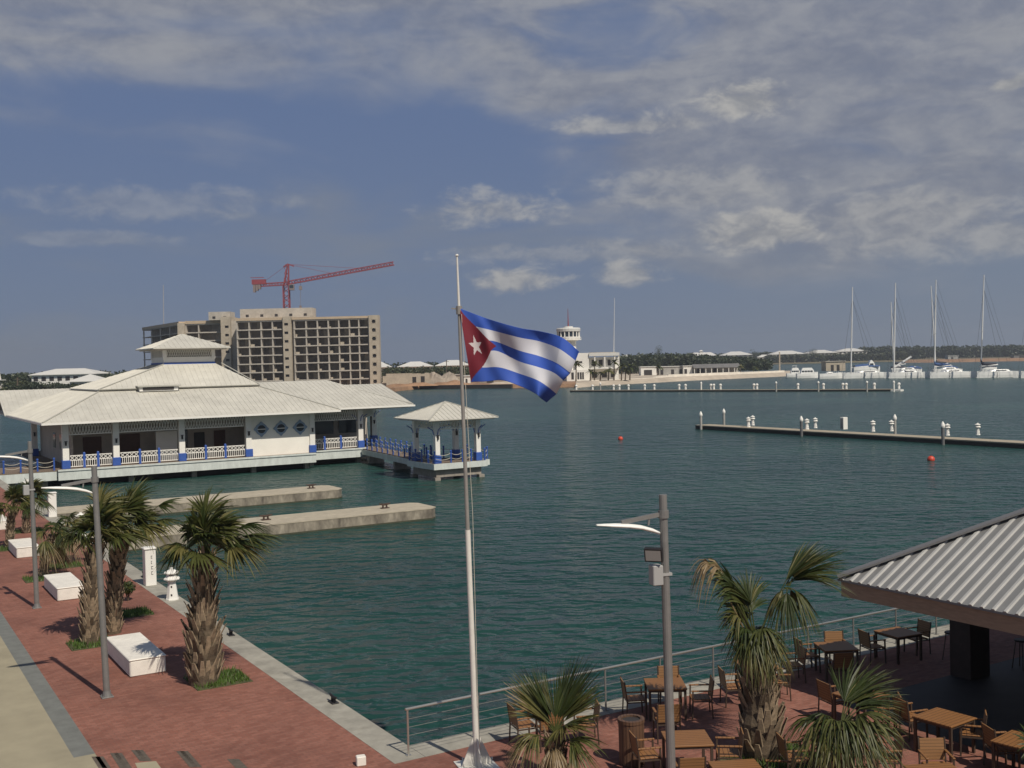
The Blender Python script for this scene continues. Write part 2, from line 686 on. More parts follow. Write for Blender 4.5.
def leaf_material(name, col, var=0.35, trans=0.25):
    mt = material(name, col, 0.5, var=var, vscale=6.0, spec=0.4)
    nt = mt.node_tree
    b = nt.nodes['Principled BSDF']
    out = [n for n in nt.nodes if n.type == 'OUTPUT_MATERIAL'][0]
    tr = nt.nodes.new('ShaderNodeBsdfTranslucent')
    tr.inputs[0].default_value = (*[min(1, c * 1.6) for c in col], 1)
    ms = nt.nodes.new('ShaderNodeMixShader')
    ms.inputs[0].default_value = trans
    nt.links.new(b.outputs[0], ms.inputs[1])
    nt.links.new(tr.outputs[0], ms.inputs[2])
    nt.links.new(ms.outputs[0], out.inputs[0])
    return mt


M = {}
M['paver'] = brick_material()
M['water'] = water_material()
M['coping'] = material('pale_concrete', (0.36, 0.34, 0.285), 0.85, var=0.25, vscale=2.2, bump=0.006, bscale=30, var2=0.25, v2scale=0.6)
M['cream'] = material('cream_paving', (0.34, 0.30, 0.205), 0.85, var=0.14, vscale=1.2, bump=0.004, bscale=40, var2=0.15, v2scale=0.4)
M['grey_strip'] = material('grey_paving', (0.16, 0.165, 0.15), 0.85, var=0.2, vscale=3, bump=0.004, bscale=40)
M['darkbrown'] = material('dark_brown', (0.105, 0.085, 0.065), 0.8, var=0.3, vscale=8)
M['white'] = material('white_paint', (0.80, 0.78, 0.72), 0.55, var=0.06, vscale=1.0, var2=0.06, v2scale=4)
M['whitewall'] = material('white_render', (0.80, 0.775, 0.70), 0.75, var=0.07, vscale=0.7, bump=0.004, bscale=18)
M['bench'] = material('white_plaster', (0.80, 0.76, 0.68), 0.75, var=0.12, vscale=1.8, var2=0.14, v2scale=6, bump=0.003, bscale=25)
M['blue'] = material('blue_paint', (0.035, 0.095, 0.36), 0.5, var=0.15, vscale=3)
M['bluegrey'] = material('blue_grey_paint', (0.22, 0.30, 0.40), 0.6, var=0.12, vscale=4)
M['roof'] = material('white_roof_sheet', (0.58, 0.56, 0.49), 0.5, var=0.12, vscale=0.4, var2=0.2, v2scale=1.6)
M['ridge'] = material('grey_ridge', (0.42, 0.41, 0.36), 0.6)
M['terrace_roof'] = material('pale_metal_roof', (0.20, 0.20, 0.197), 0.45, metal=0.0, var=0.12, vscale=1.5)
M['fascia'] = material('brown_fascia', (0.34, 0.24, 0.16), 0.6, var=0.2, vscale=4, stretch=(1, 1, 6))
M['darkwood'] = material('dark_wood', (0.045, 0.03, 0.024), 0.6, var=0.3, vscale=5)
M['deckwood'] = wood_material('deck_planks', (0.16, 0.12, 0.09), (0.24, 0.18, 0.13), 0, 0.14, 0.8)
M['fasciaw'] = material('deck_fascia', (0.62, 0.66, 0.62), 0.7, var=0.12, vscale=0.8, var2=0.2, v2scale=3, stretch=(1, 1, 0.4))
M['pile'] = material('concrete_pile', (0.30, 0.27, 0.23), 0.9, var=0.3, vscale=3)
M['pier'] = material('weathered_concrete', (0.36, 0.32, 0.25), 0.9, var=0.5, vscale=1.1, bump=0.02, bscale=9, var2=0.45, v2scale=3.5, stretch=(1, 1, 0.45), tint=(0.105, 0.09, 0.072))
M['piertop'] = material('pier_top_concrete', (0.42, 0.37, 0.28), 0.9, var=0.2, vscale=2, bump=0.01, bscale=14)
M['weed'] = material('wet_weed', (0.06, 0.06, 0.035), 0.6, var=0.3, vscale=4)
M['interior'] = material('interior_wall', (0.46, 0.41, 0.35), 0.8, var=0.15, vscale=1)
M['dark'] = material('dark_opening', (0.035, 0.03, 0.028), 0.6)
M['brown'] = material('brown_door', (0.10, 0.045, 0.03), 0.6, var=0.2, vscale=3)
M['glass'] = material('dark_glass', (0.03, 0.04, 0.05), 0.08)
M['steel'] = material('galvanised_steel', (0.21, 0.205, 0.195), 0.5, metal=0.3, var=0.12, vscale=6)
M['stainless'] = material('stainless_rail', (0.55, 0.53, 0.48), 0.3, metal=0.8)
M['polewhite'] = material('pole_white', (0.66, 0.64, 0.58), 0.45, var=0.08, vscale=6)
M['polegrey'] = material('pole_grey', (0.25, 0.235, 0.215), 0.5, var=0.15, vscale=5)
M['lampwhite'] = material('lamp_white', (0.80, 0.79, 0.74), 0.4)
M['black'] = material('black_iron', (0.018, 0.017, 0.018), 0.55, var=0.3, vscale=10)
M['rust'] = material('rusty_iron', (0.06, 0.035, 0.025), 0.8, var=0.4, vscale=14)
M['teak'] = wood_material('teak_slats', (0.185, 0.080, 0.026), (0.275, 0.130, 0.044), 1, 0.1)
M['teakback'] = wood_material('teak_back_slats', (0.19, 0.092, 0.035), (0.27, 0.142, 0.057), 2, 0.06)
M['chairmetal'] = material('chair_metal', (0.085, 0.06, 0.045), 0.45, metal=0.3)
M['bin'] = wood_material('bin_wood', (0.085, 0.045, 0.026), (0.13, 0.07, 0.04), 0, 0.07)
M['grass'] = leaf_material('grass_green', (0.085, 0.145, 0.028), 0.4, 0.2)
M['soil'] = material('soil', (0.075, 0.075, 0.03), 0.95, var=0.4, vscale=9)
M['palm1'] = leaf_material('palm_green', (0.040, 0.057, 0.014))
M['palm2'] = leaf_material('palm_olive', (0.073, 0.083, 0.021))
M['palm3'] = leaf_material('palm_yellow', (0.14, 0.128, 0.041))
M['palm4'] = leaf_material('palm_dry', (0.22, 0.16, 0.085), 0.3, 0.15)
M['trunk'] = material('palm_trunk', (0.11, 0.08, 0.05), 0.9, var=0.45, vscale=7, bump=0.02, bscale=22)
M['boot'] = material('palm_boot', (0.30, 0.225, 0.145), 0.85, var=0.4, vscale=9, bump=0.008, bscale=30)
M['tree1'] = leaf_material('tree_dark', (0.042, 0.058, 0.030), 0.4, 0.15)
M['tree2'] = leaf_material('tree_mid', (0.068, 0.084, 0.038), 0.4, 0.15)
M['tree3'] = leaf_material('tree_olive', (0.085, 0.088, 0.036), 0.4, 0.15)
M['bark'] = material('bark', (0.12, 0.09, 0.065), 0.9, var=0.3, vscale=5)
M['hotel'] = material('bare_concrete', (0.50, 0.43, 0.33), 0.9, var=0.18, vscale=0.25, var2=0.2, v2scale=1.2)
M['hotelgrey'] = material('grey_concrete', (0.52, 0.47, 0.40), 0.9, var=0.2, vscale=0.3, var2=0.2, v2scale=1.5)
M['hoteltan'] = material('tan_render', (0.50, 0.39, 0.27), 0.9, var=0.12, vscale=0.2)
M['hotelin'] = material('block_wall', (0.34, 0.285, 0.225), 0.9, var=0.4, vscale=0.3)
M['crane'] = material('crane_red', (0.27, 0.055, 0.065), 0.5, var=0.2, vscale=2)
M['cranegrey'] = material('counterweight', (0.22, 0.18, 0.17), 0.8)
M['sand'] = material('sand', (0.54, 0.46, 0.36), 0.95, var=0.25, vscale=0.06, var2=0.25, v2scale=0.4)
M['rubble'] = material('orange_earth', (0.36, 0.215, 0.125), 0.95, var=0.4, vscale=0.15, var2=0.2, v2scale=1)
M['scrub'] = material('scrub_ground', (0.16, 0.135, 0.07), 0.95, var=0.5, vscale=0.04)
M['seawall'] = material('pale_seawall', (0.74, 0.69, 0.60), 0.85, var=0.15, vscale=0.3)
M['hulldark'] = material('float_side', (0.035, 0.03, 0.026), 0.7, var=0.3, vscale=1)
M['floatdeck'] = material('float_deck', (0.36, 0.31, 0.23), 0.85, var=0.15, vscale=0.8)
M['hull'] = material('white_gelcoat', (0.84, 0.84, 0.80), 0.35, var=0.05, vscale=0.4)
M['boatblue'] = material('blue_canvas', (0.035, 0.085, 0.22), 0.8, var=0.15, vscale=1)
M['boatdark'] = material('dark_canvas', (0.03, 0.035, 0.05), 0.8)
M['mast'] = material('mast_white', (0.66, 0.66, 0.64), 0.4)
M['wire'] = material('rig_wire', (0.10, 0.10, 0.11), 0.5)
M['redbuoy'] = material('red_buoy', (0.55, 0.06, 0.03), 0.45)
M['farwhite'] = material('far_white_wall', (0.78, 0.76, 0.70), 0.8, var=0.15, vscale=0.2)
M['farroof'] = material('far_white_roof', (0.62, 0.61, 0.57), 0.6, var=0.06, vscale=0.2)
M['fargrey'] = material('far_grey_wall', (0.38, 0.37, 0.34), 0.8, var=0.25, vscale=0.4)
M['greyroof'] = material('far_grey_roof', (0.16, 0.155, 0.15), 0.8, var=0.2, vscale=0.4)
M['flagblue'] = material('flag_blue', (0.024, 0.075, 0.36), 0.75)
M['flagwhite'] = material('flag_white', (0.50, 0.50, 0.53), 0.75)
M['flagred'] = material('flag_red', (0.15, 0.008, 0.02), 0.75)
M['star'] = material('flag_star', (0.54, 0.48, 0.47), 0.75)
M['rope'] = material('rope', (0.50, 0.46, 0.38), 0.9)
M['lettering'] = material('dark_lettering', (0.03, 0.03, 0.03), 0.6)
M['lens'] = material('floodlight_glass', (0.30, 0.30, 0.28), 0.25)
M['barshade'] = material('bar_shade_tone', (0.045, 0.038, 0.036), 0.7, var=0.3, vscale=1.5)  # near-black so the roof's shade reads deeper on the floor
M['ribs'] = material('roof_ribs', (0.40, 0.395, 0.375), 0.5, var=0.12, vscale=1.5)
M['cap'] = material('ridge_cap_metal', (0.155, 0.152, 0.15), 0.5)
M['piledark'] = material('dark_pile', (0.14, 0.14, 0.14), 0.7, var=0.2, vscale=2)
M['letterbox'] = material('grey_box', (0.33, 0.33, 0.32), 0.5)

# ------------------------------------------------------------------ the setting
def structure(mb, name, mats, loc=(0, 0, 0), rz=0.0, smooth=False):
    o = mb.build(name, mats, smooth=smooth)
    o.location = loc
    o.rotation_euler = (0, 0, rz)
    o['kind'] = 'structure'
    return o


QL = (O.x, O.y, 0)
mb = MB()
mb.face([(-3300, -60, 0), (3300, -60, 0), (3300, 3780, 0), (-3300, 3780, 0)])
structure(mb, 'water', M['water'], (0, 0, WATER))

# quay and terrace: a concrete body with paving sheets on top, in quay axes
mb = MB()
mb.bx(-40, 0.26, -40, 140, -6, -0.008)
mb.bx(0.264, 60, -40, 0.26, -6, -0.008)
structure(mb, 'quay', M['coping'], QL, RZ)
mb = MB()
mb.face([(-5.7, 3.9, 0), (-0.46, 3.9, 0), (-0.46, 140, 0), (-5.7, 140, 0)])
mb.face([(-5.7, -40, 0), (-0.46, -40, 0), (-0.46, 3.9, 0), (-5.7, 3.9, 0)])
mb.face([(-0.46, -40, 0), (60, -40, 0), (60, -0.55, 0), (-0.46, -0.55, 0)])
structure(mb, 'promenade', M['paver'], QL, RZ)
mb = MB()
for k in range(56):
    y0 = -0.55 + k * 2.5
    mb.bx(-0.46, 0.262, y0, y0 + 2.488, -0.06, 0.006)
for k in range(24):
    x0 = 0.27 + k * 2.5
    mb.bx(x0, x0 + 2.488, -0.55, 0.262, -0.06, 0.006)
structure(mb, 'coping', M['coping'], QL, RZ)
mb = MB()
mb.face([(-14, 3.9, 0), (-6.15, 3.9, 0), (-6.15, 140, 0), (-14, 140, 0)])
mb.face([(-14, -40, 0), (-5.704, -40, 0), (-5.704, 3.9, 0), (-14, 3.9, 0)])
structure(mb, 'path', M['cream'], QL, RZ)
mb = MB()
mb.face([(-6.15, 3.9, 0.0), (-5.7, 3.9, 0.0), (-5.7, 140, 0.0), (-6.15, 140, 0.0)])
structure(mb, 'path_border', M['grey_strip'], QL, RZ)
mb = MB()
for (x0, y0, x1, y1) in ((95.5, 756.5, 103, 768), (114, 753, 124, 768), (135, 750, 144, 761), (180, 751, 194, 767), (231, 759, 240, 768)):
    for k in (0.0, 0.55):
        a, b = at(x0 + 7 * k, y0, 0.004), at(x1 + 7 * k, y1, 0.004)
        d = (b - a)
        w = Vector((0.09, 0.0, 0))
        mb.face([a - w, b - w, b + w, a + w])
structure(mb, 'paving_stripes', M['darkbrown'])  # pairs of dark stripes lying flat on the paving
mb = MB()
mb.face([at(135, 763, 0.004), at(141, 776, 0.004), at(166, 775, 0.004), at(156, 761, 0.004)])
structure(mb, 'paving_square', M['cream'])

# far shores, each a low body with a sloping beach edge
def shore(name, pts, z, mat, depth=3.0, skirt=2.5):
    """pts: near edge from left to right (world xy), land runs back to far_y"""
    mb = MB()
    n = len(pts)
    for i in range(n - 1):
        a, b = pts[i], pts[i + 1]
        A, B = Vector((a[0], a[1], z)), Vector((b[0], b[1], z))
        k = a[2] / a[1], b[2] / b[1]
        A2 = Vector((a[0] * k[0], a[2], z))
        B2 = Vector((b[0] * k[1], b[2], z))
        mb.face([A, B, B2, A2])
        s1 = Vector((a[0] * (1 - skirt / a[1]), a[1] - skirt, WATER - 0.6))
        s2 = Vector((b[0] * (1 - skirt / b[1]), b[1] - skirt, WATER - 0.6))
        mb.face([s1, s2, B, A])
    return structure(mb, name, mat)


def W2(px, py, z=WATER):
    p = at(px, py, z)
    return p.x, p.y


e = []
for px, py in ((-420, 402), (-160, 397), (-20, 393), (100, 391.5), (250, 391), (395, 391.5), (408, 390), (420, 389), (470, 388.5), (540, 387.8), (578, 387.2)):
    x, y = W2(px, py)
    e.append((x, y, 1500))
shore('shore', e, 0.15, M['rubble'], skirt=1.5)
e = []
for px, py in ((576, 387.3), (600, 385.0), (640, 383.0), (690, 380.2), (740, 378.0), (785, 376.0), (800, 374.8)):
    x, y = W2(px, py)
    e.append((x, y, min(y + 130, 590) if px > 690 else 720))
shore('beach', e, 0.3, M['sand'], skirt=14)
e = []
for px, py in ((570, 370), (690, 364.6), (760, 363.4), (850, 361.7), (930, 361), (1040, 359.6), (1300, 354.5)):
    x, y = W2(px, py)
    k_ = min(1.0, 1250 / y)
    e.append((x * k_, y * k_, 2500))
shore('far_shore', e, 0.3, M['scrub'], skirt=20)
e = []
for px, py in ((905, 362.6), (940, 362.4), (985, 361.6), (1040, 360.6), (1200, 357.5)):
    x, y = W2(px, py)
    e.append((x, y, y + 100))
shore('sand_bank', e, 0.9, M['rubble'], skirt=20)
e = []
for px in (-360, -200, 0, 200, 600, 1024, 1380):
    x = (px - 512) / F_PX * 3000
    e.append((x, 3000, 3770))
shore('horizon_land', e, 0.5, M['scrub'], skirt=30)
mb = MB()
for (a, b) in (((420, 389.2), (512, 388.2)),):
    p, q = at(*a, WATER), at(*b, WATER)
    mb.bar(Vector((p.x, p.y, -0.5)), Vector((q.x, q.y, -0.5)), 1.2, 1.5)
tag(mb.build('quay_wall', M['hulldark']), 'low dark quay wall at the edge of the orange earth shore behind the flag', 'wall')
mb = MB()
pts = [(591, 384.9, 381), (655, 381.6, 377.2), (668, 380.6, 374.6), (700, 379.2, 373.3), (740, 377.5, 371.8), (784, 375.4, 370.8)]
for (a, b) in zip(pts[:-1], pts[1:]):
    p, q = at(a[0], a[1], WATER), at(b[0], b[1], WATER)
    zt = (at_y(a[0], a[2], p.y).z + at_y(b[0], b[2], q.y).z) / 2
    p, q = Vector((p.x, p.y + .4, 0)), Vector((q.x, q.y + .4, 0))
    mb.bar(p + Vector((0, 0, (zt - 1.6) / 2)), q + Vector((0, 0, (zt - 1.6) / 2)), 0.8, zt + 1.6)
tag(mb.build('sea_wall', M['seawall']), 'long low pale sea wall running along the far beach below the sheds', 'wall')

# ------------------------------------------------------------------ white block benches
def bench(y, ln, label, x0=-3.72):
    t = thing('block_bench', label, 'bench', L(x0 + 0.5, y + ln / 2), RZ, 'white block benches on the promenade')
    mb = MB(); mb.box((0, 0, 0.225), (0.98, ln, 0.45), bev=0.03)
    mb.build('body', M['bench'], t)
    mb = MB(); mb.box((0, 0, 0.47), (1.02, ln + 0.04, 0.05), bev=0.02)
    mb.build('top_slab', M['bench'], t)
    return t


bench(9.65, 3.15, 'white plastered block bench beside the first street lamp, palm shadow on its top')
bench(21.75, 3.2, 'white block bench between the leaning small palm and the paired palms')
bench(33.05, 2.95, 'white block bench half hidden by the far lamp post, ahead of the small palms')
bench(43.6, 3.0, 'white block bench cut by the left edge of the photo, farthest of the benches')
mb = MB(); p = at(361, 765); mb.box((0, 0, 0.1), (0.2, 0.17, 0.2), 0.3, 0.015)
o = mb.build('stone_block', M['bench']); o.location = p
tag(o, 'small white stone block lying on the red paving near the railing end', 'stone')

# ------------------------------------------------------------------ street lamps
def lamp(loc, label, lean=(0.0, 0.0), flood=False, rz=RZ, box=True):
    t = thing('street_lamp', label, 'street lamp', loc, rz, 'grey street lamps with white blade heads')
    lx, ly = lean

    def P(x, y, z):
        return (x + lx * z / 6.05, y + ly * z / 6.05, z)
    mb = MB()
    mb.tube([P(0, 0, 0.02), P(0, 0, 3.0), P(0, 0, 6.05)], [0.085, 0.08, 0.072], 14)
    mb.build('pole', M['steel'], t, smooth=False)
    mb = MB(); mb.box((0, 0, 0.015), (0.3, 0.3, 0.03), bev=0.006)
    for sx in (-1, 1):
        for sy in (-1, 1):
            mb.lathe([(0.016, 0.03), (0.016, 0.06)], (sx * 0.11, sy * 0.11, 0), 8)
    mb.lathe([(0.12, 0.03), (0.095, 0.16)], (0, 0, 0), 14)
    mb.build('base_plate', M['steel'], t)
    mb = MB()
    mb.bar(P(-0.05, 0, 5.70), P(-0.82, 0, 5.60), 0.06, 0.075)
    mb.bar(P(-0.28, 0, 5.66), P(-0.30, 0, 5.52), 0.03)
    mb.lathe([(0.098, -0.07), (0.098, 0.07)], P(0, 0, 5.70), 14)
    mb.build('bracket', M['steel'], t)
    mb = MB()
    st = [(-0.08, 5.35, 0.05, 0.03), (-0.22, 5.41, 0.15, 0.045), (-0.45, 5.48, 0.25, 0.05), (-0.70, 5.525, 0.30, 0.05), (-0.95, 5.55, 0.27, 0.045),
          (-1.15, 5.57, 0.19, 0.03), (-1.30, 5.58, 0.07, 0.02)]
    V, Fc = [], []
    for x, z, w, h in st:
        for yy, zz in ((-w / 2, 0), (-w / 4, h * .75), (0, h), (w / 4, h * .75), (w / 2, 0), (0, -h * .6)):
            V.append(P(x, yy, z + zz))
    for i in range(len(st) - 1):
        for k in range(6):
            j = (k + 1) % 6
            Fc.append((i * 6 + k, i * 6 + j, (i + 1) * 6 + j, (i + 1) * 6 + k))
    Fc += [tuple(range(6)), tuple(reversed(range((len(st) - 1) * 6, len(st) * 6)))]
    mb.raw(V, Fc)
    mb.build('lamp_head', M['lampwhite'], t, smooth=True)
    if not box:
        return t
    mb = MB()
    bz = 4.62 if flood else 4.3
    mb.box(P(-0.19, -0.02, bz), (0.2, 0.22, 0.36), bev=0.015)
    mb.bar(P(-0.1, 0, bz), P(0.1, 0, bz), 0.17, 0.05)
    mb.build('control_box', M['letterbox'], t)
    if flood:
        fl = MB()
        n = Vector((-0.55, -0.72, -0.22)).normalized()
        sx = Vector((0.8, -0.6, 0)).normalized()
        sy = n.cross(sx)
        c = Vector(P(-0.27, -0.12, 5.0))
        Q = [c + sx * a * 0.16 + sy * b * 0.12 + n * d for d in (-0.06, 0.04) for a, b in ((-1, -1), (1, -1), (1, 1), (-1, 1))]
        fl.raw(Q, [(3, 2, 1, 0), (4, 5, 6, 7), (0, 1, 5, 4), (1, 2, 6, 5), (2, 3, 7, 6), (3, 0, 4, 7)])
        fl.bar(P(-0.07, 0, 4.97), c - n * 0.05, 0.05)
        ff = fl.build('floodlight', M['black'], t)
        gl = MB()
        gl.face([c + sx * a * 0.138 + sy * b * 0.098 + n * 0.043 for a, b in ((-1, -1), (1, -1), (1, 1), (-1, 1))])
        gl.build('glass', M['lens'], ff)
    return t


lamp(at(107, 697), 'grey street lamp standing just left of the nearest white block bench', lean=(-0.13, 0.07), box=False)
lamp(at(37, 608), 'grey street lamp farther along the promenade, near the left edge of the photo', lean=(-0.06, 0.04))
lamp(at(673, 828), 'grey street lamp with floodlight and box, rising from the terrace tables', lean=(-0.05, 0.03), flood=True, rz=R(17))

# ------------------------------------------------------------------ palms
WIND = Vector((0.55, 0.12, 0))


def frond(mb, p0, az_, el_, Lp, Rf, rnd, sag=0.18, droop=0.5, wind=0.22, nb=28, spread=1.75, slot=0, fold=0.0):
    d = Vector((math.cos(el_) * math.cos(az_), math.cos(el_) * math.sin(az_), math.sin(el_)))
    side = Vector((-math.sin(az_), math.cos(az_), 0))
    pts = []
    for k in range(5):
        t = k / 4
        pts.append(p0 + d * Lp * t + Vector((0, 0, -sag * Lp * t * t)) + WIND * (wind * 0.35 * Lp * t * t))
    mb.slot = slot if slot == 3 else 1
    mb.tube(pts, [0.022, 0.018, 0.015, 0.012, 0.010], 5, False)
    T = (pts[-1] - pts[-2]).normalized()
    side = (side - T * side.dot(T)).normalized()
    N = side.cross(T)
    hub = pts[-1]
    for i in range(nb):
        u_ = (i / (nb - 1)) * 2 - 1
        th = u_ * spread + rnd.uniform(-0.03, 0.03)
        dr = (T * math.cos(th) + side * math.sin(th) * (1 - fold)).normalized()
        Li = Rf * (0.66 + 0.34 * math.cos(th * 0.62)) * rnd.uniform(0.88, 1.06)
        tw = rnd.uniform(-0.5, 0.5) + (0.55 if i % 2 else -0.55)
        wd = N.cross(dr).normalized()
        wv = (wd * math.cos(tw) + N * math.sin(tw)).normalized()
        dp = droop * rnd.uniform(0.7, 1.35)
        mb.slot = slot if rnd.random() < 0.72 else rnd.choice((0, 1, 2) if slot != 3 else (2, 3))
        V, Fc = [], []
        ss = (0.0, 0.28, 0.52, 0.74, 0.9, 1.0)
        ww = (0.3, 1.0, 0.95, 0.6, 0.3, 0.06)
        w0 = min(0.06, 2.2 * Rf * spread / nb * 0.30)
        for s_, q in zip(ss, ww):
            p = hub + dr * Li * s_ - N * (-0.10 * Rf * s_) + Vector((0, 0, -dp * Rf * s_ ** 2.1)) + WIND * (wind * Rf * s_ ** 1.8)
            V.append(p - wv * w0 * q)
            V.append(p + wv * w0 * q)
        for k in range(5):
            Fc.append((2 * k, 2 * k + 1, 2 * k + 3, 2 * k + 2))
        mb.raw(V, Fc)


def trunk_mesh(rnd, h, r0, r1, lean, boots=True, bl=0.34, dens=1.0, bulge=0.0):
    mb = MB()
    n = 12
    pts, rad = [], []
    for k in range(n + 1):
        t = k / n
        pts.append(Vector((lean[0] * t * t, lean[1] * t * t, h * t)))
        rad.append((r0 + (r1 - r0) * t) * (1 + 0.06 * math.sin(k * 2.1)) + bulge * math.exp(-((t - 0.22) / 0.22) ** 2))
    mb.slot = 0
    mb.tube(pts, rad, 14)
    if boots:
        rows = max(4, int(h / (0.13 / dens)))
        for i in range(rows):
            t = 0.03 + 0.95 * i / rows
            k = min(n - 1, int(t * n))
            f_ = t * n - k
            c = pts[k].lerp(pts[k + 1], f_)
            rr = rad[k] + (rad[k + 1] - rad[k]) * f_
            for j in range(7):
                a = (j + (i % 2) * 0.5) / 7 * 2 * math.pi + rnd.uniform(-0.15, 0.15)
                if rnd.random() < 0.1:
                    continue
                o_ = Vector((math.cos(a), math.sin(a), 0))
                sd_ = Vector((-o_.y, o_.x, 0))
                le = bl * rnd.uniform(0.6, 1.2)
                out = rnd.uniform(0.22, 0.62)
                p = c + o_ * rr * 0.86
                q = p + (o_ * out + Vector((0, 0, 1))).normalized() * le + sd_ * rnd.uniform(-0.05, 0.05)
                w = 0.085 * rnd.uniform(0.8, 1.2) * (rr / 0.24) ** 0.5
                th = o_ * 0.035
                mb.slot = 1 if rnd.random() < 0.75 else 0
                V = [p - sd_ * w, p + sd_ * w, p + sd_ * w * .8 + th, p - sd_ * w * .8 + th,
                     q - sd_ * w * .42, q + sd_ * w * .42, q + sd_ * w * .3 + th * .5, q - sd_ * w * .3 + th * .5]
                mb.raw(V, [(3, 2, 1, 0), (4, 5, 6, 7), (0, 1, 5, 4), (1, 2, 6, 5), (2, 3, 7, 6), (3, 0, 4, 7)])
    return mb, pts[-1]


PALM_MATS = None


def palm(loc, label, seed, h, r0, r1, nf, Lp, Rf, lean=(0, 0), name='palm_tree', cat='palm tree', group='palms on the promenade', custom=None,
         droop=0.45, elr=(-0.25, 1.25), boots=True, bl=0.34, dry=0.12, bulge=0.0, wind=0.22, nb=28, dens=1.0):
    rnd = random.Random(seed)
    t = thing(name, label, cat, loc, 0, group)
    mb, top = trunk_mesh(rnd, h, r0, r1, lean, boots, bl, dens, bulge)
    mb.build('trunk', [M['trunk'], M['boot']], t)
    c = MB()
    if custom:
        custom(c, top, rnd)
    for i in range(nf):
        a = i * 2.39996 + rnd.uniform(-0.3, 0.3)
        f_ = i / max(1, nf - 1)
        e_ = elr[1] + (elr[0] - elr[1]) * f_ + rnd.uniform(-0.15, 0.15)
        sl = 3 if (f_ > 0.7 and rnd.random() < dry * 3) else rnd.choice((0, 0, 1, 1, 1, 2))
        frond(c, top + Vector((0, 0, -0.25 * f_)), a, e_, Lp * rnd.uniform(0.8, 1.15), Rf * rnd.uniform(0.85, 1.1), rnd, droop=droop * (0.7 + 0.7 * f_),
              slot=sl, wind=wind, nb=nb, sag=0.12 + 0.25 * f_)
    c.build('crown', [M['palm1'], M['palm2'], M['palm3'], M['palm4']], t)
    return t


def grass_patch(loc, w, d, rz, label, seed, n=900, hgt=0.13):
    rnd = random.Random(seed)
    mb = MB()
    mb.slot = 0
    mb.box((0, 0, 0.008), (w, d, 0.016))
    mb.slot = 1
    for i in range(n):
        a, r_ = rnd.uniform(0, 6.283), math.sqrt(rnd.random())
        x, y = rnd.uniform(-w / 2, w / 2) * .98, rnd.uniform(-d / 2, d / 2) * .98
        if rnd.random() < 0.35 * (abs(x) * 2 / w) ** 3 + 0.35 * (abs(y) * 2 / d) ** 3:
            continue
        h_ = hgt * rnd.uniform(0.5, 1.4)
        b_ = Vector((math.cos(a), math.sin(a), 0))
        p = Vector((x, y, 0.012))
        q = p + Vector((rnd.uniform(-.07, .07), rnd.uniform(-.07, .07), h_))
        mb.face([p - b_ * 0.018, p + b_ * 0.018, q])
    o = mb.build('grass', [M['soil'], M['grass']])
    o.location = loc
    o.rotation_euler = (0, 0, rz)
    return tag(o, label, 'grass', kind='stuff')


def wind_arms(arms):
    """a few long fans thrown clear of the crown by the wind"""
    def f(c, top, rnd):
        for a_, e_, lp, rf, sl, dr in arms:
            frond(c, top + Vector((0, 0, -.1)), R(a_), R(e_), lp, rf, rnd, slot=sl, sag=0.1, droop=dr, wind=0.3, spread=rnd.uniform(.9, 1.4), nb=rnd.randint(18, 26))
    return f


palm(at(204, 683), 'largest promenade palm, thick trunk bristling with old leaf bases, right of the nearest bench', 11, 3.45, 0.36, 0.2, 18, 1.05, 0.98,
     lean=(0.1, 0.1), bl=0.5, bulge=0.1, droop=0.38, elr=(0.85, 1.5), dry=0.0, wind=0.3, nb=26,
     custom=wind_arms(((15, 35, 1.15, 1.05, 1, .55), (-5, 48, 1.3, 1.0, 0, .7), (-25, 28, .95, .9, 2, .8), (195, 40, .8, .85, 0, .9), (120, 85, 1.35, .95, 1, .25), (250, 35, .6, .75, 1, 1.0))))
grass_patch(L(-1.75, 8.0), 1.5, 1.5, RZ, 'square of short grass around the foot of the largest promenade palm', 1)
palm(at(90, 643), 'tall palm rising behind the nearest lamp post, left trunk of the pair', 12, 3.1, 0.27, 0.18, 15, 1.0, 0.95, lean=(0.3, 0.1), bl=0.36, droop=0.35, elr=(0.9, 1.5), wind=0.32, nb=24, dry=0.05,
     custom=wind_arms(((190, 35, .9, .85, 1, .9), (230, 50, .8, .9, 0, .7), (100, 86, 1.5, .9, 2, .2))))
palm(at(113, 633), 'tall palm behind the nearest lamp post, right trunk of the pair', 13, 3.15, 0.26, 0.17, 15, 1.0, 0.95,
     lean=(0.45, 0.1), bl=0.36, droop=0.35, elr=(0.9, 1.5), wind=0.32, nb=24, dry=0.05,
     custom=wind_arms(((20, 50, 1.5, .85, 0, .35), (10, 35, 1.1, .95, 1, .6), (-20, 30, .9, .9, 2, .8), (70, 80, 1.4, 1.0, 0, .2))))
grass_patch(L(-3.9, 14.3), 1.3, 1.2, RZ, 'small square of grass at the foot of the left trunk of the paired palms', 2, 600)
grass_patch(L(-2.0, 17.9), 1.5, 1.3, RZ, 'square of grass around the small round shrub', 3, 800)
palm(at(44, 577), 'small leaning palm behind the far lamp, beside the second bench', 14, 1.75, 0.16, 0.13, 12, 0.5, 0.62, lean=(0.35, 0.1), bl=0.2, droop=0.8, dry=0.3)
grass_patch(L(-3.5, 27.0), 1.4, 1.3, RZ, 'patch of grass at the foot of the small leaning palm', 4, 500)
palm(at(62, 562), 'small palm with drooping brown leaves right of the leaning palm', 15, 1.6, 0.18, 0.14, 11, 0.5, 0.62, lean=(0.3, 0.0), bl=0.2, droop=0.9, dry=0.35)
grass_patch(L(-2.3, 29.6), 1.6, 1.5, RZ, 'patch of grass behind the second bench under the small brown palm', 5, 500)
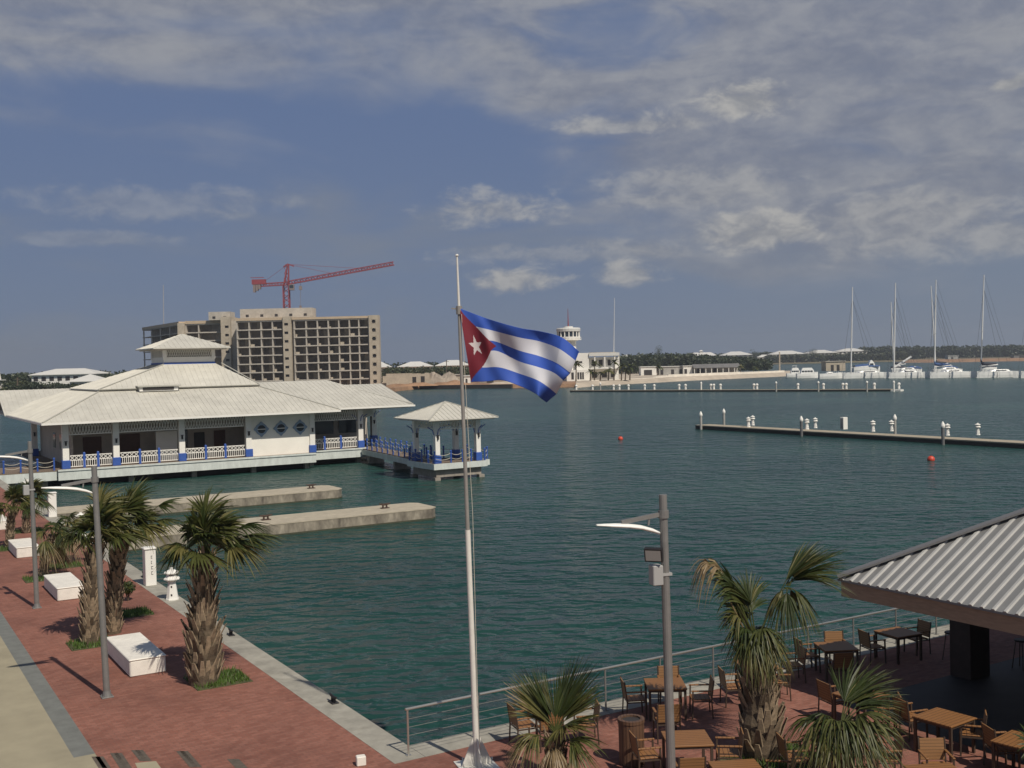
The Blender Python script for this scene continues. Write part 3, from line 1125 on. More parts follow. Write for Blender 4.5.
palm(at(10, 548), 'bushy palm at the left edge of the photo beyond the third bench', 16, 2.0, 0.19, 0.15, 14, 0.7, 0.8, lean=(0.2, 0.1), bl=0.2, droop=0.4, elr=(0.5, 1.45))
palm(at(26, 533), 'bushy palm just right of the left-edge palm, behind the far lamp', 17, 1.9, 0.18, 0.15, 14, 0.7, 0.8, lean=(0.2, 0.1), bl=0.2, droop=0.4, elr=(0.5, 1.45))
grass_patch(at(6, 549), 1.6, 1.5, RZ, 'patch of grass under the palm at the left edge of the photo', 6, 500)
grass_patch(at(27, 531), 1.6, 1.5, RZ, 'patch of grass under the palm behind the far lamp', 7, 500)


def crown_messy(c, top, rnd):
    """the ragged palm by the terrace: a clump bent to the upper left, one arm to the upper right, drooping skirts"""
    B = top + Vector((0, 0, 0.05))
    HUB = B + Vector((0.70, 0.1, 1.25))

    def fr(az_, el_, lp, rf, sl, base=None, **k):
        b0 = (base or B) + Vector((rnd.uniform(-.06, .06), rnd.uniform(-.06, .06), rnd.uniform(-.1, .1) if base is None else 0))
        frond(c, b0, R(az_), R(el_), lp, rf, rnd, slot=sl, **k)
    for k, (az_, e_, lp, rf, sl, dr, wd) in enumerate((
            (170, 66, 2.0, .85, 3, 1.25, -.10), (166, 67, 1.75, .9, 3, .95, -.06), (163, 68, 1.5, .9, 2, .7, 0), (160, 69, 1.25, 1.0, 1, .5, .0), (168, 64, 1.05, 1.0, 0, .6, -.02), (158, 70, 1.4, .95, 0, .45, .04),
            (150, 70, .8, 1.0, 1, .35, .05), (140, 72, .7, 1.0, 0, .3, .08), (120, 78, .9, .95, 0, .25, .12), (110, 74, .65, .95, 0, .35, .12), (175, 60, .55, .9, 1, .7, 0),
            (130, 66, .45, .9, 0, .45, .1), (190, 62, .7, .8, 2, .9, -.03))):
        fr(az_, e_, lp, rf, sl, sag=0.02, droop=dr, wind=wd, spread=.95, nb=26)
    fr(8, 61, 1.48, 1.2, 0, sag=-0.02, droop=0.12, wind=0.10, spread=.6, nb=34)
    for az_, e_, rf, sl, dr, wd, sp in ((10, 50, 1.3, 0, .2, .2, .6), (350, 42, 1.25, 1, .3, .25, .7), (25, 58, 1.1, 0, .15, .2, .6), (5, 30, 1.2, 1, .5, .25, .7), (15, 66, .9, 2, .2, .3, .6)):
        fr(az_, e_, .18, rf, sl, base=HUB, sag=0, droop=dr, wind=wd, spread=sp, nb=26)
    for az_, e_, rf, sl in ((330, 5, .62, 1), (250, -10, .66, 0), (200, 0, .6, 2), (20, -5, .6, 1)):
        fr(az_, e_, .15, rf, sl, base=HUB + Vector((0, 0, -.05)), sag=.3, droop=1.05, wind=.12, spread=1.0, nb=22)
    for a_, e_, lp, rf, sl in ((250, 55, .45, .8, 1), (280, 58, .5, .8, 1), (225, 58, .5, .78, 0), (305, 52, .45, .78, 2), (200, 60, .5, .8, 1),
                               (265, 65, .6, .8, 0), (320, 48, .4, .7, 1), (240, 35, .35, .65, 2), (290, 35, .35, .62, 2), (60, 50, .5, .7, 0)):
        fr(a_, e_, lp, rf, sl, sag=0.2, droop=1.15, wind=0.04, spread=1.2, nb=26)


palm(at(761, 757), 'ragged wind-torn palm beside the terrace tables, dry fronds bent left, one arm flung right', 21, 2.3, 0.34, 0.32, 0, 0.8, 0.9,
     lean=(-0.05, 0.1), custom=crown_messy, bl=0.46, bulge=0.08, group='palms on the terrace')
grass_patch(at(776, 760), 2.0, 1.5, RZ, 'patch of grass at the foot of the ragged terrace palm', 8, 900)
palm(at(557, 800), 'young palm with stiff upright fan leaves in front of the railing, right of the flagpole', 22, 1.3, 0.17, 0.13, 0, 0.55, 0.9, group='palms on the terrace', bl=0.3,
     custom=lambda c, top, rnd: [frond(c, top + Vector((0, 0, -.2 * k)), R(a_), R(e_), lp, rf, rnd, slot=sl, sag=0.05, droop=dr, wind=0.05, spread=spd, nb=30)
                                 for a_, e_, lp, rf, sl, dr, spd, k in (
         (162, 54, .25, 1.3, 3, .12, .55, 0), (155, 64, .25, 1.35, 1, .10, .5, 0), (168, 60, .2, 1.2, 2, .16, .6, 0), (150, 74, .3, 1.2, 0, .08, .45, 0), (175, 48, .3, 1.05, 2, .25, .6, 0),
         (25, 72, .3, 1.35, 0, .06, .5, 0), (15, 63, .3, 1.25, 1, .1, .55, 0), (35, 78, .3, 1.25, 0, .06, .45, 0), (8, 54, .3, 1.05, 2, .15, .6, 0), (90, 84, .3, 1.0, 0, .1, .5, 0),
         (318, 44, .3, .78, 1, .2, 1.6, 0), (300, 38, .3, .72, 2, .4, 1.4, 0), (335, 25, .35, .75, 1, .5, 1.3, 1),
         (215, 34, .5, .8, 2, .9, .9, 1), (200, 20, .5, .75, 3, 1.0, .8, 1), (320, 5, .35, .65, 2, .9, 1.0, 1), (262, 10, .3, .6, 3, 1.0, .9, 1))])
palm(at(842, 800), 'bushy palm bending right in front of the shaded tables at the bottom of the photo', 23, 1.4, 0.18, 0.15, 0, 0.6, 0.9, group='palms on the terrace', bl=0.28,
     custom=lambda c, top, rnd: [frond(c, top + Vector((0, 0, -.2 * k)), R(a_), R(e_), lp, rf, rnd, slot=sl, sag=0.08, droop=dr, wind=wd_, spread=spd, nb=30)
                                 for a_, e_, lp, rf, sl, dr, spd, k, wd_ in (
         (40, 66, .5, 1.15, 0, .25, .6, 0, .25), (30, 60, .5, 1.1, 1, .3, .6, 0, .25), (15, 52, .5, 1.0, 0, .3, .7, 0, .25), (5, 46, .5, .9, 1, .5, .8, 0, .2), (55, 68, .5, 1.1, 0, .25, .7, 0, .25),
         (200, 45, .4, .85, 0, 1.1, .8, 0, .1), (230, 40, .4, .9, 1, 1.1, .9, 0, .1), (260, 40, .4, .95, 1, 1.2, .9, 0, .1), (285, 40, .4, .9, 0, 1.2, .9, 0, .12),
         (310, 45, .5, 1.0, 1, .9, 1.1, 0, .15), (180, 45, .5, 1.0, 1, .9, 1.0, 1, .05), (215, 30, .45, .95, 2, 1.0, 1.0, 1, .05),
         (250, 25, .4, .95, 2, 1.0, 1.0, 1, .05), (300, 25, .4, .95, 1, 1.0, 1.0, 1, .08), (340, 38, .5, .9, 0, .8, 1.1, 1, .15))])
palm(at(1052, 806), 'palm just outside the right edge, a few leaf tips showing at the bottom right corner', 24, 0.7, 0.15, 0.12, 9, 0.55, 0.7, group='palms on the terrace', bl=0.26)

# small round shrub
def shrub(loc, label, seed, h):
    rnd = random.Random(seed)
    t = thing('shrub', label, 'shrub', loc)
    mb = MB()
    tips = []
    for k in range(5):
        a = k * 1.3
        q = Vector((0.12 * math.cos(a), 0.12 * math.sin(a), h * 0.6))
        mb.tube([(0, 0, 0), q * 0.5, q], [0.02, 0.015, 0.008], 5)
        tips.append(q)
    mb.build('stem', M['bark'], t)
    c = MB()
    for i in range(420):
        v_ = Vector((rnd.gauss(0, 1), rnd.gauss(0, 1), rnd.gauss(0, 1))).normalized() * rnd.random() ** 0.4
        p = Vector((v_.x * 0.3, v_.y * 0.3, h * 0.66 + v_.z * h * 0.34))
        a = Vector((rnd.gauss(0, 1), rnd.gauss(0, 1), rnd.gauss(0, 1))).normalized()
        b_ = a.cross(v_ + Vector((0.01, 0, 0.02))).normalized()
        c.slot = rnd.choice((0, 0, 1))
        c.face([p - a * 0.07, p + b_ * 0.03, p + a * 0.07, p - b_ * 0.03])
    c.build('foliage', [M['palm1'], M['palm2']], t)


shrub(at(128, 601), 'small round leafy shrub in the grass right of the paired palms', 5, 0.75)

# ------------------------------------------------------------------ service pedestals, small lighthouses, bollards
t = thing('service_pedestal', 'tall white dockside service pedestal with dark vertical lettering, beside the small lighthouse', 'pedestal', L(-0.13, 22.75), RZ)
mb = MB(); mb.box((0, 0, 0.72), (0.42, 0.46, 1.44), bev=0.02); mb.build('body', M['white'], t)
mb = MB(); mb.box((0, 0, 1.475), (0.5, 0.54, 0.07), bev=0.02); mb.build('cap', M['white'], t)
mb = MB()
for k, (w, hh) in enumerate(((0.05, 0.11), (0.03, 0.12), (0.07, 0.12), (0.06, 0.13))):
    z = 1.14 - k * 0.21
    y = -0.234
    mb.box((0.02, y, z), (0.016, 0.008, hh)); mb.box((0.02 + w / 2, y, z + hh / 2 - 0.012), (w, 0.008, 0.018))
    mb.box((0.02 + w / 2, y, z - hh / 2 + 0.012), (w, 0.008, 0.018))
mb.build('lettering', M['lettering'], t)


def lighthouse(loc, label, rz, s=1.0):
    t = thing('lighthouse_pedestal', label, 'pedestal', loc, rz, 'small white lighthouse pedestals')
    mb = MB()
    mb.lathe([(0.245 * s, 0), (0.245 * s, 0.05 * s), (0.225 * s, 0.06 * s), (0.14 * s, 0.68 * s)], n=8, rot=math.pi / 8)
    mb.build('tower', M['white'], t)
    mb = MB()
    mb.lathe([(0.15 * s, 0.68 * s), (0.30 * s, 0.76 * s), (0.30 * s, 0.79 * s), (0.21 * s, 0.88 * s), (0.21 * s, 0.99 * s)], n=8, rot=math.pi / 8)
    mb.build('lantern', M['white'], t)
    mb = MB()
    mb.lathe([(0.29 * s, 0.99 * s), (0.29 * s, 1.02 * s), (0.11 * s, 1.11 * s), (0.07 * s, 1.13 * s), (0.07 * s, 1.19 * s)], n=8, rot=math.pi / 8)
    mb.build('cap', M['white'], t)
    for z, r_ in ((0.2, 0.205), (0.5, 0.163)):
        mb = MB(); mb.box((0, -r_ * s * 0.93, z * s), (0.055 * s, 0.02, 0.075 * s)); mb.build('window', M['dark'], t)
    mb = MB()
    for k in range(4):
        a = k * math.pi / 2
        mb.box((0.196 * s * math.cos(a), 0.196 * s * math.sin(a), 0.935 * s), (0.012, 0.13 * s, 0.03 * s), a)
    mb.build('lantern_slot', M['darkbrown'], t)
    return t


lighthouse(L(-0.1, 19.4), 'small white lighthouse-shaped pedestal on the quay edge beside the tall service pedestal', R(10))
lighthouse(L(0.0, 38.3), 'small white lighthouse-shaped pedestal farther along the quay where the first pier joins', RZ, 1.05)
lighthouse(L(-0.1, 57.0), 'white lighthouse-shaped pedestal on the quay edge seen behind the small brown palm', RZ, 1.25)
t = thing('service_pedestal', 'white service box on the quay beside the lamp head of the nearest lamp', 'pedestal', L(0.0, 47.5), RZ)
mb = MB(); mb.box((0, 0, 0.7), (0.45, 0.45, 1.4), bev=0.02); mb.build('body', M['white'], t)
mb = MB(); mb.box((0, 0, 1.43), (0.52, 0.52, 0.06), bev=0.02); mb.build('cap', M['white'], t)


def cleat_mesh(s=1.0):
    mb = MB()
    mb.box((0, 0, 0.015 * s), (0.34 * s, 0.2 * s, 0.03 * s), bev=0.008)
    for sx in (-1, 1):
        mb.tube([(sx * 0.08 * s, 0, 0.02), (sx * 0.075 * s, 0, 0.13 * s)], [0.045 * s, 0.035 * s], 8)
    mb.tube([(-0.25 * s, 0, 0.19 * s), (-0.15 * s, 0, 0.165 * s), (0, 0, 0.15 * s), (0.15 * s, 0, 0.165 * s), (0.25 * s, 0, 0.19 * s)],
            [0.018 * s, 0.035 * s, 0.042 * s, 0.035 * s, 0.018 * s], 8)
    return mb


CL = ['black iron mooring cleat on the coping nearest to the railing', 'black iron mooring cleat on the coping right of the largest promenade palm',
      'black iron mooring cleat on the coping behind the service pedestal', 'black iron mooring cleat on the coping between the pedestal and the first pier']
for lb, (x, y) in zip(CL, ((0.08, 4.2), (0.05, 12.7), (0.05, 24.6), (0.05, 34.2))):
    o = cleat_mesh(0.95).build('mooring_cleat', M['black'])
    o.location = L(x, y, 0.006); o.rotation_euler = (0, 0, RZ + R(90))
    tag(o, lb, 'cleat', 'iron mooring cleats on the coping')

# finger piers
def finger_pier(y0, y1, x1, label, cl):
    t = thing('finger_pier', label, 'pier', L(0.3, (y0 + y1) / 2, WATER), RZ, 'concrete finger piers')
    zt = 0.7
    hw = (y1 - y0) / 2
    mb = MB(); mb.slot = 0
    c = 0.45
    poly = [(0, -hw), (x1 - c, -hw), (x1, -hw + c), (x1, hw - c), (x1 - c, hw), (0, hw)]
    mb.prism(poly, -2.5, zt - 0.06)
    mb.slot = 1
    mb.prism([(p[0] * 1.0 + (0.03 if p[0] > 1 else 0), p[1] * 1.012) for p in poly], zt - 0.06, zt)
    mb.slot = 2
    mb.prism([(p[0] + (0.02 if p[0] > 1 else 0), p[1] * 1.008) for p in poly], -0.3, 0.09)
    mb.build('pier_body', [M['pier'], M['piertop'], M['weed']], t)
    for x in cl:
        o = cleat_mesh(1.6).build('cleat', M['rust'], t)
        o.location = (x, 0.2, zt)
    return t


finger_pier(39.2, 42.6, 21.0, 'longer weathered concrete finger pier, nearest of the two', (10.5, 18.2))
finger_pier(53.2, 56.6, 20.5, 'shorter-looking weathered concrete finger pier behind the nearer one', (18.7,))

# ------------------------------------------------------------------ railing of the terrace
t = thing('railing', 'metal railing with a pale handrail and thin horizontal wires along the terrace edge', 'railing', L(0, -0.28), RZ)
xs = [0.0, 1.75, 3.55, 5.3, 7.0, 8.75, 10.5, 12.2, 14.0, 15.8, 17.6, 19.4, 21.2, 23.0]
for i, x in enumerate(xs):
    mb = MB()
    mb.tube([(x, 0, 0), (x, 0, 1.0)], 0.024, 8)
    mb.box((x, 0, 0.01), (0.11, 0.11, 0.02))
    mb.build('post', M['stainless'] if i == 0 else M['steel'], t)
mb = MB()
mb.tube([(-0.05, 0, 1.02), (1.7, 0, 1.02)], 0.03, 10)
mb.tube([(1.8, 0, 1.02), (12, 0, 1.025), (23.4, 0, 1.02)], 0.03, 10)
mb.build('handrail', M['stainless'], t)
for z in (0.22, 0.44, 0.62, 0.8):
    mb = MB(); mb.tube([(0, 0, z), (23, 0, z)], 0.007, 5); mb.build('wire', M['steel'], t)

# ------------------------------------------------------------------ flagpole and flag
fb = at(477, 766)
ft = at_y(457, 257, fb.y)
t = thing('flagpole', 'tall white and grey flagpole with a bolted white foot near the basin corner', 'flagpole', fb)
ax = ft - fb


def FP(k):
    return ax * k


kz = lambda py: (at_y(465, py, fb.y).z) / ft.z
k1, k2 = kz(530), kz(309)
mb = MB(); mb.tube([FP(0.0), FP(k1)], [0.066, 0.056], 14); mb.build('lower_shaft', M['polewhite'], t)
mb = MB(); mb.tube([FP(k1 - 0.01), FP(k2)], [0.044, 0.034], 12); mb.build('upper_shaft', M['polegrey'], t)
mb = MB(); mb.tube([FP(k2 - 0.004), FP(1.0)], [0.030, 0.018], 10); mb.lathe([(0.02, 0), (0.04, 0.03), (0.02, 0.06)], FP(1.0), 10); mb.build('top_shaft', M['polewhite'], t)
mb = MB(); mb.tube([FP(k2 - 0.01), FP(k2 + 0.006)], 0.065, 10); mb.bar(FP(k2), FP(k2) + Vector((-0.16, 0, 0.02)), 0.03); mb.build('collar', M['polegrey'], t)
for k in range(4):
    a = k * math.pi / 2 + R(20)
    d = Vector((math.cos(a), math.sin(a), 0))
    s_ = Vector((-d.y, d.x, 0)) * 0.012
    mb = MB()
    P4 = [d * 0.07, d * 0.36, d * 0.33 + Vector((0, 0, 0.06)), d * 0.075 + Vector((0, 0, 0.62))]
    mb.raw([p + s_ for p in P4] + [p - s_ for p in P4], [(0, 1, 2, 3), (7, 6, 5, 4), (0, 4, 5, 1), (1, 5, 6, 2), (2, 6, 7, 3), (3, 7, 4, 0)])
    mb.build('gusset_plate', M['polewhite'], t)
mb = MB(); mb.box((0, 0, 0.012), (0.8, 0.8, 0.024), R(20), bev=0.005)
for sx in (-1, 1):
    for sy in (-1, 1):
        mb.lathe([(0.022, 0.024), (0.022, 0.07)], (sx * 0.31, sy * 0.31, 0), 8)
mb.build('foot_plate', M['polewhite'], t)
mb = MB()
mb.tube([FP(0.12) + Vector((0.07, -0.06, 0)), FP(0.5) + Vector((0.12, -0.07, 0)), FP(k2 - .01) + Vector((0.05, -0.05, 0))], 0.006, 5)
mb.build('halyard', M['rope'], t)

cols = [(0.0, [(459.5, 308), (461.8, 322.8), (464.1, 337.6), (466.4, 352.4), (468.7, 367.2), (471, 382)]),
        (0.2, [(476, 314.5), (478, 327), (480, 340), (482, 352.5), (484, 367.5), (486, 381.5)]),
        (0.43, [(493, 320.5), (494.5, 331), (495.5, 341.5), (497, 351), (500, 367.5), (503, 380.5)]),
        (0.6, [(520, 328), (519.5, 337.5), (519, 350.5), (519.5, 361.5), (520.5, 374), (521, 386.5)]),
        (0.75, [(541, 331.5), (540, 341.5), (539, 356), (538, 367), (537, 380), (536, 394)]),
        (0.9, [(562, 337.5), (559.5, 349), (556.5, 363), (553.5, 372.5), (548, 387), (541, 398.5)]),
        (1.0, [(579, 351.5), (575.5, 360.5), (570.5, 373), (563.5, 380.5), (556.5, 394), (546.5, 402.5)])]


def cr(p0, p1, p2, p3, t_):
    return 0.5 * ((2 * p1) + (-p0 + p2) * t_ + (2 * p0 - 5 * p1 + 4 * p2 - p3) * t_ * t_ + (-p0 + 3 * p1 - 3 * p2 + p3) * t_ ** 3)


def flag_px(s_, t_):
    def col(i):
        i = max(0, min(len(cols) - 1, i))
        r_ = cols[i][1]
        q = t_ * 5
        j = min(4, int(q))
        f_ = q - j
        return Vector(r_[j]).lerp(Vector(r_[j + 1]), f_)
    i = 0
    while i < len(cols) - 2 and s_ > cols[i + 1][0]:
        i += 1
    f_ = (s_ - cols[i][0]) / (cols[i + 1][0] - cols[i][0])
    a, b, c, d = col(i - 1), col(i), col(i + 1), col(i + 2)
    return Vector((cr(a.x, b.x, c.x, d.x, f_), cr(a.y, b.y, c.y, d.y, f_)))


def in_star(x, y, r_, rot):
    a = math.atan2(y, x) - rot
    d = math.hypot(x, y)
    seg = 2 * math.pi / 5
    a = (a + seg / 2) % seg - seg / 2
    a = abs(a)
    ri = r_ * 0.382
    ox, oy = r_, 0
    ix, iy = ri * math.cos(seg / 2), ri * math.sin(seg / 2)
    px_, py_ = d * math.cos(a), d * math.sin(a)
    return (ix - ox) * (py_ - oy) - (iy - oy) * (px_ - ox) > 0


NS, NTT = 220, 120
V, Fc, MI = [], [], []
for i in range(NS + 1):
    for j in range(NTT + 1):
        s_, t_ = i / NS, j / NTT
        p = flag_px(s_, t_)
        k = s_ ** 0.8
        yy = fb.y + k * (0.30 * math.sin(6.283 * (1.5 * s_ + 0.55 * t_) + 0.2) + 0.09 * math.sin(6.283 * (3.1 * s_ - 0.8 * t_) + 1.0)) - 0.06
        yy -= 0.42 * (max(0, s_ - 0.74) / 0.26) ** 1.5 * max(0, 0.42 - t_) / 0.42
        V.append(at_y(p.x, p.y, yy))
cx_ = 0.142
for i in range(NS):
    for j in range(NTT):
        s_, t_ = (i + .5) / NS, (j + .5) / NTT
        b = i * (NTT + 1) + j
        Fc.append((b, b + 1, b + NTT + 2, b + NTT + 1))
        if s_ < 0.433 * (1 - abs(2 * t_ - 1)):
            mi = 3 if in_star((s_ - cx_) * 2.0, -(t_ - 0.5), 0.165, R(97)) else 2
        else:
            mi = (0, 1, 0, 1, 0)[min(4, int(t_ * 5))]
        MI.append(mi)
mb = MB()
fc_ = (ft + fb) / 2
mb.v, mb.f, mb.mi = [tuple(p) for p in V], Fc, MI
org = at_y(459.5, 308, fb.y)
fl = mb.build('national_flag', [M['flagblue'], M['flagwhite'], M['flagred'], M['star']], off=org, smooth=True)
fl.location = org
sm = fl.modifiers.new('thickness', 'SOLIDIFY')
sm.thickness = 0.004
tag(fl, 'waving flag with blue and white stripes and a white star on a red triangle', 'flag')

# ------------------------------------------------------------------ terrace furniture
def make_table(label, w=0.92, d=0.92):
    t = thing('terrace_table', label, 'table', group='slatted tables on the terrace')
    mb = MB(); mb.box((0, 0, 0.735), (w, d, 0.035), bev=0.006); mb.build('tabletop', M['teak'], t)
    mb = MB()
    for sy in (-1, 1):
        mb.box((0, sy * (d / 2 - 0.045), 0.69), (w - 0.13, 0.03, 0.05))
    for sx in (-1, 1):
        mb.box((sx * (w / 2 - 0.045), 0, 0.69), (0.03, d - 0.13, 0.05))
    mb.build('apron', M['chairmetal'], t)
    for sx in (-1, 1):
        for sy in (-1, 1):
            mb = MB(); mb.box((sx * (w / 2 - 0.045), sy * (d / 2 - 0.045), 0.358), (0.055, 0.055, 0.716)); mb.build('leg', M['chairmetal'], t)
    return t


def make_chair(label):
    """armchair facing +y"""
    t = thing('terrace_chair', label, 'chair', group='slatted armchairs on the terrace')
    mb = MB(); mb.box((0, 0.02, 0.435), (0.44, 0.44, 0.028), bev=0.006); mb.build('seat', M['teak'], t)
    mb = MB()
    V0 = []
    for z, y in ((0.47, -0.215), (0.66, -0.235), (0.88, -0.275)):
        V0 += [(-0.235, y, z), (0.235, y, z), (0.235, y - 0.022, z), (-0.235, y - 0.022, z)]
    fs = [(3, 2, 1, 0), (8, 9, 10, 11)]
    for l in range(2):
        for k in range(4):
            j = (k + 1) % 4
            fs.append((l * 4 + k, l * 4 + j, l * 4 + 4 + j, l * 4 + 4 + k))
    mb.raw(V0, fs)
    mb.build('backrest', M['teakback'], t)
    for sx in (-1, 1):
        x = sx * 0.255
        mb = MB(); mb.bar((x, 0.23, 0), (x, 0.21, 0.64), 0.034); mb.build('leg', M['chairmetal'], t)
        mb = MB(); mb.tube([(x, -0.25, 0), (x, -0.225, 0.45), (x, -0.285, 0.9)], 0.018, 6); mb.build('leg', M['chairmetal'], t)
        mb = MB(); mb.box((x, -0.005, 0.655), (0.052, 0.5, 0.028), bev=0.005); mb.build('armrest', M['teak'], t)
    mb = MB()
    for y in (-0.21, 0.21):
        mb.bar((-0.255, y, 0.405), (0.255, y, 0.405), 0.026)
    for x in (-0.255, 0.255):
        mb.bar((x, -0.22, 0.405), (x, 0.22, 0.405), 0.026)
    mb.build('seat_frame', M['chairmetal'], t)
    return t


dtx = at(970.7, 716, .75) - at(943.7, 726, .75)
TABLES = [(665, 683.5, 0, 'slatted table behind the street lamp pole close to the railing'),
          (687, 738, R(2), 'slatted table in front of the wooden bin, in line with the street lamp pole'),
          (738, 769, R(5), 'slatted table at the bottom edge left of the ragged palm foot'),
          (836, 646, R(4), 'slatted table in the shade by the railing left of the other shaded table'),
          (898, 632, R(25), 'slatted table in the shade by the railing nearest the thick dark column'),
          (944, 717, math.atan2(dtx.y, dtx.x), 'sunlit diamond-turned slatted table right of the bushy bottom palm'),
          (840, 744, R(3), 'slatted table half covered by the bushy bottom palm'),
          (938, 773, R(5), 'slatted table cut by the bottom edge near the right corner'),
          (1024, 741, R(40), 'slatted table cut by the right edge of the photo'),
          (757, 664, R(6), 'slatted table behind the trunk of the ragged palm'),
          (861, 694, R(35), 'slatted table in the roof shade behind the bushy bottom palm')]
proto = None
for px, py, rz, lb in TABLES:
    if proto is None:
        o = proto = make_table(lb)
    else:
        o = copy_tree(proto)
    p = at(px, py, 0.75)
    o.location = (p.x, p.y, 0.004); o.rotation_euler = (0, 0, rz); o['label'] = lb
CHAIRS = [(635, 716.5, -85, 'armchair left of the railing table behind the lamp, facing right'),
          (701, 715.5, 88, 'armchair right of the railing table behind the lamp, facing left'),
          (670, 705, 178, 'armchair on the railing side of the table behind the lamp'),
          (667, 740, 4, 'armchair on the near side of the table behind the lamp, back to the camera'),
          (647, 776, -80, 'armchair between the wooden bin and the table in line with the lamp'),
          (729, 774, 84, 'armchair right of the table in front of the bin, facing left'),
          (690, 798, 3, 'armchair on the near side of the table in front of the wooden bin'),
          (780, 800, 80, 'armchair at the bottom edge right of the ragged palm foot'),
          (733, 704, -85, 'armchair left of the ragged palm trunk, facing right'),
          (779, 698, 85, 'armchair just right of the ragged palm trunk, facing left'),
          (793, 681, 95, 'dark armchair by the railing between the ragged palm and the shaded table'),
          (837, 666, 180, 'armchair with sunlit back on the railing side of the left shaded table'),
          (808, 671, -80, 'armchair left of the left shaded railing table'),
          (840, 684, 5, 'armchair on the near side of the left shaded railing table'),
          (873, 662, -75, 'armchair left of the shaded table nearest the dark column'),
          (917, 653, 110, 'armchair right of the shaded table nearest the dark column'),
          (911, 737, -72, 'armchair left of the sunlit diamond-turned table'),
          (972, 753, 70, 'armchair right of the sunlit diamond-turned table, facing left'),
          (886, 779, 85, 'armchair right of the table under the bushy bottom palm'),
          (795, 779, -85, 'armchair left of the table under the bushy bottom palm'),
          (887, 734, 80, 'sunlit armchair just left of the diamond-turned table group, facing left'),
          (834, 718, -70, 'armchair whose sunlit back shows left of the bushy bottom palm in the shade'),
          (937, 788, 178, 'armchair behind the table cut by the bottom edge, facing the camera'),
          (990, 815, -10, 'armchair at the bottom edge right of the cut-off table'),
          (1002, 769, -85, 'armchair near the right edge, facing the cut-off right table'),
          (550, 748, 10, 'armchair right of the young palm at the foot of the railing'),
          (524, 744, -70, 'armchair between the flagpole and the young palm, facing right'),
          (586, 742, 95, 'armchair right of the young palm, facing left toward it')]
proto = None
for px, py, rz, lb in CHAIRS:
    if proto is None:
        o = proto = make_chair(lb)
    else:
        o = copy_tree(proto)
    p = at(px, py)
    o.location = (p.x, p.y, 0.004); o.rotation_euler = (0, 0, R(rz)); o['label'] = lb

t = thing('litter_bin', 'round brown wooden litter bin with an open top on the terrace left of the lamp', 'litter bin', at(632, 764))
mb = MB(); mb.lathe([(0.265, 0.03), (0.27, 0.92)], n=22); mb.build('body', M['bin'], t)
mb = MB(); mb.lathe([(0.285, 0.9), (0.285, 0.97), (0.2, 0.97), (0.2, 0.925)], n=22); mb.build('rim', M['bin'], t)
mb = MB(); mb.lathe([(0.199, 0.9), (0.199, 0.935)], n=18); mb.build('opening', M['dark'], t)
mb = MB(); mb.lathe([(0.24, 0), (0.24, 0.03)], n=16); mb.build('foot', M['chairmetal'], t)

# ------------------------------------------------------------------ terrace bar roof
ez, cx0, cy0, kp = 3.0, 10.4, -3.0, 0.55
t = thing('terrace_bar', 'open-sided terrace bar with a pale ribbed metal hip roof, brown fascia and dark columns', 'building', L(cx0, cy0), RZ)
run = 6.5
xr, yr = run, -run
Lx, Ly = 2 * run, -24.0
hz_ = ez + kp * run
mb = MB()
mb.ribbed([(0, 0, ez), (0, Ly, ez), (xr, Ly - yr * 1.0, hz_), (xr, yr, hz_)], 0.05, 0.275, 0.09, 0.04, 1)
mb.ribbed([(Lx, 0, ez), (0, 0, ez), (xr, yr, hz_)], 0.05, 0.275, 0.09, 0.04, 1)
mb.ribbed([(Lx, Ly, ez), (Lx, 0, ez), (xr, yr, hz_), (xr, Ly - yr, hz_)], 0.05, 0.275, 0.09, 0.04, 1)
mb.ribbed([(0, Ly, ez), (Lx, Ly, ez), (xr, Ly - yr, hz_)], 0.05, 0.275, 0.09, 0.04, 1)
mb.build('roof', [M['terrace_roof'], M['ribs']], t)
mb = MB()
for a, b in (((0, 0, ez), (xr, yr, hz_)), ((Lx, 0, ez), (xr, yr, hz_)), ((xr, yr, hz_), (xr, Ly - yr, hz_))):
    a, b = Vector(a) + Vector((0, 0, 0.07)), Vector(b) + Vector((0, 0, 0.07))
    mb.bar(a, b, 0.34, 0.05)
mb.build('ridge_cap', M['cap'], t)
mb = MB()
i_ = 0.06
mb.bx(i_, i_ + 0.05, Ly + i_, -i_, ez - 0.42, ez - 0.045)
mb.bx(Lx - i_ - 0.05, Lx - i_, Ly + i_, -i_, ez - 0.42, ez - 0.045)
mb.bx(i_ + 0.052, Lx - i_ - 0.052, -i_ - 0.05, -i_, ez - 0.42, ez - 0.045)
mb.bx(i_ + 0.052, Lx - i_ - 0.052, Ly + i_, Ly + i_ + 0.05, ez - 0.42, ez - 0.045)
mb.build('fascia', M['fascia'], t)
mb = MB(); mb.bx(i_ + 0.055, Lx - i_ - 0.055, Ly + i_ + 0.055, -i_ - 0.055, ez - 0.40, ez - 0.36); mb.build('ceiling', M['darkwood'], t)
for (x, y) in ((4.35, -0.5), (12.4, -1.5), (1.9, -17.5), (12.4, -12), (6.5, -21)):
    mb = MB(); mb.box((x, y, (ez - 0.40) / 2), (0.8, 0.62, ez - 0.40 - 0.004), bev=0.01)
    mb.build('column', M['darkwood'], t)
mb = MB(); mb.bx(Lx - .4, Lx - .15, Ly + 1, -3.5, 0.004, ez - .41); mb.bx(2.6, Lx - .41, Ly + 1, -14.5, 0.004, ez - .41); mb.build('sky_blocker', M['darkwood'], t)  # walls added to keep sky light out from under the roof
mb = MB(); mb.face([(cx0 - .2, -27, 0.004), (cx0 + 13, -27, 0.004), (cx0 + 13, -3.2, 0.004), (cx0 - .2, -3.2, 0.004)])
